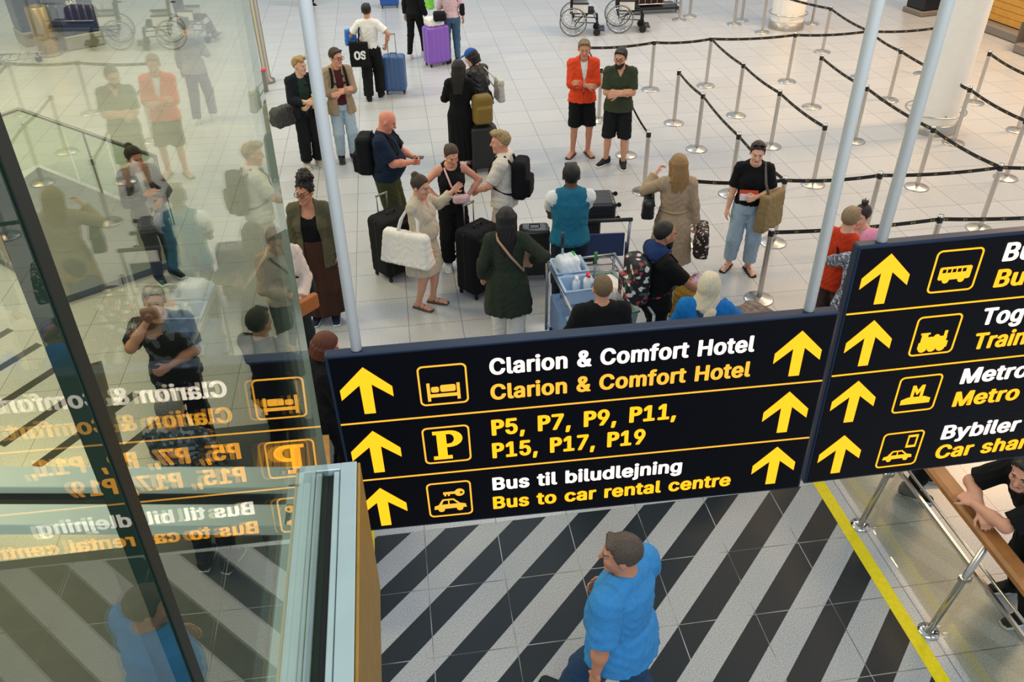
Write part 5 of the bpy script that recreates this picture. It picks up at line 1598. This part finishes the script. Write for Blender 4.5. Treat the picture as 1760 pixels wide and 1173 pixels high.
carried(p, 'shopping_bag', 'black leopard-print bag in the hand of the trench coat woman', (-.36, .06, .52), 80, sack(.42, .16, .34, .006), .010, spots('leopard', '1a1412', ['cdb7b0', '241a18'], 38, .6, .62), [([(-.35, -.10, .80), (-.28, -.03, .86), (-.28, .05, .86), (-.35, .18, .80)], .010)])

p = person('woman in a black T-shirt and pale jeans with sunglasses on her head', (3.50, 3.66), -16, 1.67, 'e0ac92', sh=.16, bust=.8, head=(-4, 12), arms=(((.03, -.22, 1.13), (.9, .3, -.6)), ((.25, -.02, .86), (.3, 1, 0))), curl=(60, 25), hair=('lowbun', '3c281c'), sunglasses='15131a', h=.008, top=dict(color='0e0f12', sleeve=.85, hem=.96, t=.024), bottom=dict(color='9fb6c8', wide=1.35, hem=.14), shoes=('sandal', '1a1718', '121012'), feet=((.12, -.02, 18), (.12, .04, 28)))
backpack(p, 'black backpack behind the woman in the black T-shirt', cloth('14161c'), (.14, .08, .20), straps=False)
carried(p, 'tote_bag', 'olive canvas tote hanging beside the pale jeans of the black T-shirt woman', (.24, -.15, .70), 50, sack(.42, .14, .48, .004, .25), .010, cloth('8d7a55', .9, 35), [([(.20, -.26, 1.10), (.13, -.18, 1.30), (.11, -.02, 1.485), (.20, .06, 1.3), (.27, .0, 1.10)], .016)], cloth('5b5a58'))
t = held(p, 'travel_papers', 'orange and white travel papers held against the black T-shirt', 'papers')
MB().box((-.16, -.185, 1.10), (.06, -.178, 1.20), bev=.002).build('orange_folder', mat('orange_card', 'd8502a', .6), t)
MB().box((-.15, -.200, 1.07), (.02, -.190, 1.155), bev=.002).build('white_sheet', mat('paper', 'eef1f4', .6), t)

p = person('bearded man in a black T-shirt with a navy hood round his neck', (1.80, 1.74), 98, 1.77, 'b07a5c', head=(6, 12), arms=(((.18, -.40, .98), (.4, 1, -.3)), ((.18, -.42, 1.0), (.4, 1, -.3))), curl=(60, 60), hair=('buzz', '14100e'), beard='15100e', top=dict(color='0d0e10', sleeve=.9, hem=.88, t=.026), bottom=dict(color='0e0f11', wide=1.0), shoes=('sneaker', '141416', '202022'), feet=((.10, -.12, 6), (.10, .12, 6)))
solid('hood', ripple(sub(uni([rc((-.05, .05, 1.455), (.05, .05, 1.455), .092, .092), rc((0, -.03, 1.455), (0, .02, 1.48), .080, .092)], .03), rc((0, -.04, 1.46), (0, -.04, 1.75), .055, .10), .01), .004), .009, cloth('1e3563'), p['root'])
backpack(p, 'dark backpack with red and white flower print', spots('floral', '12151c', ['12151c', 'a83a44', 'd8d4cc', '3f5a4c'], 26, .7, .55), (.155, .09, .23))

person('person with cropped light brown hair in a black T-shirt seen from behind', (1.06, .96), 178, 1.73, 'd29a7e', heft=1.04, sh=.175, head=(0, 4), arms=('front', 'front'), hair=('buzz', '7a6246'), eyes=False, top=dict(color='0f1013', sleeve=1.1, hem=.88, t=.03), bottom=dict(color='15161a'))
p = person('woman in a cream headscarf and bright blue top seen from behind', (1.97, .92), 160, 1.68, 'dba88e', sh=.17, heft=1.1, head=(-10, 6), arms=('front', ((.10, -.16, 1.40), (1, .0, -.9))), curl=(30, 45), hair=None, hijab='d8cdb4', eyes=False, top=dict(color='1670bd', sleeve=1.8, hem=.70, t=.032, flare=.03), bottom=dict(color='1c1e24', wide=1.3))
tubes(held(p, 'shoulder_bag', 'black strap of a bag across the blue top of the headscarf woman', 'bag'), 'strap', [(-.20, .0, 1.05), (-.10, .165, 1.22), (.06, .13, 1.42), (.10, .0, 1.49), (.06, -.12, 1.38)], .014, BLACKP)
solid('scarf_tail', ripple(rc((-.04, .10, 1.42), (.02, .185, 1.10), .055, .045), .005), .010, cloth('d8cdb4'), p['root'])
bag('soft_bag', 'tall grey-brown quilted bag beside the woman in the headscarf', 'bag', (2.52, 1.22, 0), 25, sack(.52, .36, 1.06, .012, -.1), .014, spots('quilted', '6f5f58', ['5f514c', '7d6c64'], 34, .8, .4))
bag('holdall', 'open mustard yellow bag with purple cloth in front of the hooded man', 'bag', (2.56, 2.60, 0), 35, sack(.46, .40, .52, .012, .2), .012, cloth('8a6a22', .85, 30), [(loop((-.15, .05, .45), (.15, .05, .45), .16), .016, 'handle')], mat('tan_leather', '6a4020', .5))
bag('folded_cloth', 'pale purple cloth stuffed in the top of the mustard bag', 'cloth', (2.56, 2.58, .49), 15, sack(.24, .20, .12, .012), .010, cloth('a394b8'))

p = person('person with short fair hair in a red top behind the bus sign', (3.74, 1.92), 120, 1.66, 'dba88e', heft=1.08, head=(10, 8), arms=('front', 'front'), hair=('short', '9c8462'), eyes=False, top=dict(color='c23a1c', sleeve=1.2, hem=.86), bottom=dict(color='4a3a36', wide=1.0))
carried(p, 'shoulder_bag', 'black bag low at the side of the red top person', (-.26, .05, .80), 10, sack(.16, .26, .26, .006), .012, cloth('101114'), [([(-.22, .04, 1.0), (-.06, .17, 1.28), (.09, .05, 1.49)], .010)])
person('young person with a dark topknot facing the red top person', (4.02, 2.16), -50, 1.56, 'dba88e', sh=.14, head=(-10, 12), arms=('front', 'front'), hair=('topbun', '2c2220'), top=dict(color='c9aaa6', sleeve=1.5, hem=.9), bottom=dict(color='3a4656'))
p = person('person in a pink knitted hat and patterned blouse behind the bus sign', (3.66, 1.40), 130, 1.68, 'dba88e', sh=.15, head=(0, 10), arms=(((.22, -.36, 1.24), (1, .1, -.5)), 'front'), hair=('bob', '5a4636'), eyes=False, top=dict(name='blouse', mat=spots('patterned', '5c6272', ['8f95a6', '3a4254', 'b8bcc8'], 60, .8, .4), color='', sleeve=1.9, hem=.88), bottom=dict(color='22252c'))
hs = uni([cut(ell((0, .014, .040), (.094, .112, .108)), V3(0, -.05, .03), V3(0, -.25, -1))], .01)
solid('knitted_hat', ((lambda P: hs[0]((P - p['HC']) @ p['Rh'] / 1.06) * 1.06), p['HC'] - .2, p['HC'] + .2), .008, cloth('d889a6', .95, 30), p['root'])

person('man in a bright blue T-shirt walking across the striped floor', (.55, -1.83), -138, 1.75, 'c98a6c', heft=1.26, sh=.19, belly=.6, lean=3, head=(32, 6), arms=(((.29, .02, .87), (.5, 1, 0)), ((.20, -.24, 1.04), (1, .6, -.1))), curl=(28, 30), hair=('short', '5e5046'), h=.0075, top=dict(color='3f8fd0', sleeve=.95, hem=.82, t=.030, neck=.08), bottom=dict(color='2c4668', wide=1.1), shoes=('sneaker', '16222e', '22303c'), feet=((.10, -.36, 4), (.10, .24, 4)), lift=(0, .05))

p = person('man in a black T-shirt leaning his forearms on the timber handrail', (3.66, -1.42), -90, 1.76, 'd39a7e', heft=1.06, sh=.18, lean=42, head=(30, 16), arms=(((-.10, -.56, 1.09), (1, -.15, -.25)), ((.03, -.53, 1.075), (1, -.15, -.25))), palm=((-.3, .2, -1), (-.3, .2, -1)), curl=(70, 55), hair=('short', '2a2220'), h=.0068, top=dict(color='0e0f11', sleeve=.85, hem=.84, t=.024), bottom=dict(color='101114', wide=1.1), shoes=('sneaker', '14161a', 'd8d8d8'), feet=((.12, .05, 8), (.13, .14, 8)))
t = held(p, 'earbud', 'small white earbud in the ear of the man at the railing', 'earbud')
q = p['HC'] + p['Rh'] @ (V3(.086, -.012, -.012) * 1.06)
MB().sphere((0, 0, 0), .011, 8).tube([(0, -.004, 0), (0, -.010, -.03)], .005, 8).build('earbud_body', WHITEP, t, tuple(q))
person('person in black trousers and black trainers beyond the timber handrail', (3.72, -.18), 60, 1.74, 'fair', top=dict(color='16171b', sleeve=1.8, hem=.86), bottom=dict(color='141519'), shoes=('sneaker', '16181c', 'c8c8c8'), feet=((.12, .0, 5), (.14, .1, 5)))
person('red-haired person in black leaning over the timber counter', (-1.27, .66), 100, 1.62, 'dba88e', sh=.155, head=(0, 26), arms=('front', 'front'), hair=('bob', '6a3420'), top=dict(color='0e0f12', sleeve=1.8, hem=.80, collar=1), bottom=dict(color='14151a'))
person('person in dark trousers cut off by the frame at the far hall', (-2.55, 18.3), 30, 1.75, 'fair', top=dict(color='2a2c34', sleeve=1.8, hem=.86), bottom=dict(color='1a1c22'), shoes=('sneaker', '141416', 'd8d8d8'))

p = person('person with a topknot in a grey jacket standing behind the stair balustrade', (-3.52, 4.62), 38, 1.72, 'c98a6c', head=(4, 14), arms=('front', 'chest'), hair=('bun', '241a16'), top=dict(name='jacket', color='4c5054', sleeve=1.9, hem=.80, collar=1, open=(.05, .05, .05)), inner=dict(color='c8c6c2', sleeve=0, t=.014), bottom=dict(color='3a3e42'))
backpack(p, 'dark backpack on the grey jacket person behind the balustrade', cloth('1a1b20'))
p = person('man in a dark printed T-shirt holding a camera to his face behind the glass', (-2.62, 1.34), 8, 1.75, 'd0957c', heft=1.1, sh=.18, head=(0, -6), arms=(((.0, -.20, 1.10), (.9, .2, -.8)), ((.06, -.19, 1.56), (.9, -.1, -1))), curl=(40, 60), hair=('short', '9a9488'), top=dict(mat=spots('printed_tee', '0e1013', ['0e1013', '0e1013', '5b646c'], 16, .9, .5), color='', sleeve=.8, hem=.86), bottom=dict(color='16181c'))
t = held(p, 'camera', 'dark camera held to the face of the man in the printed T-shirt', 'camera')
MB().box((-.085, -.25, 1.60), (.045, -.19, 1.69), bev=.01).tube([(-.02, -.25, 1.645), (-.02, -.31, 1.645)], .032, 14).build('camera_body', mat('camera_red', '5c2026', .5), t)
person('dark-haired person in black behind the glass, near the counter', (-1.75, .95), 150, 1.70, 'tan', arms=('front', 'front'), hair=('short', '120e0d'), eyes=False, top=dict(color='101114', sleeve=1.8, hem=.84), bottom=dict(color='121316'))
person('grey-haired man in a plaid shirt behind the glass screen', (-2.24, -.10), 165, 1.72, 'c98f78', heft=1.08, head=(0, 10), arms=('front', 'front'), hair=('short', '8e8c88'), eyes=False, top=dict(mat=spots('plaid', '3d4a58', ['93a0aa', '22303c', '5e6c78'], 36, .8, .35), color='', sleeve=1.2, hem=.84, collar=1), bottom=dict(color='2a2e34'))
person('person in grey with white trainers walking away behind the glass', (-3.90, 10.2), 170, 1.76, 'fair', arms=('down', 'front'), hair=('short', '2a2220'), top=dict(color='8a8c92', sleeve=1.8, hem=.86), bottom=dict(color='5a5e66', wide=1.2), shoes=('sneaker', 'dcdcda', 'f0f0ee'), feet=((.10, .14, 6), (.10, -.14, 6)))
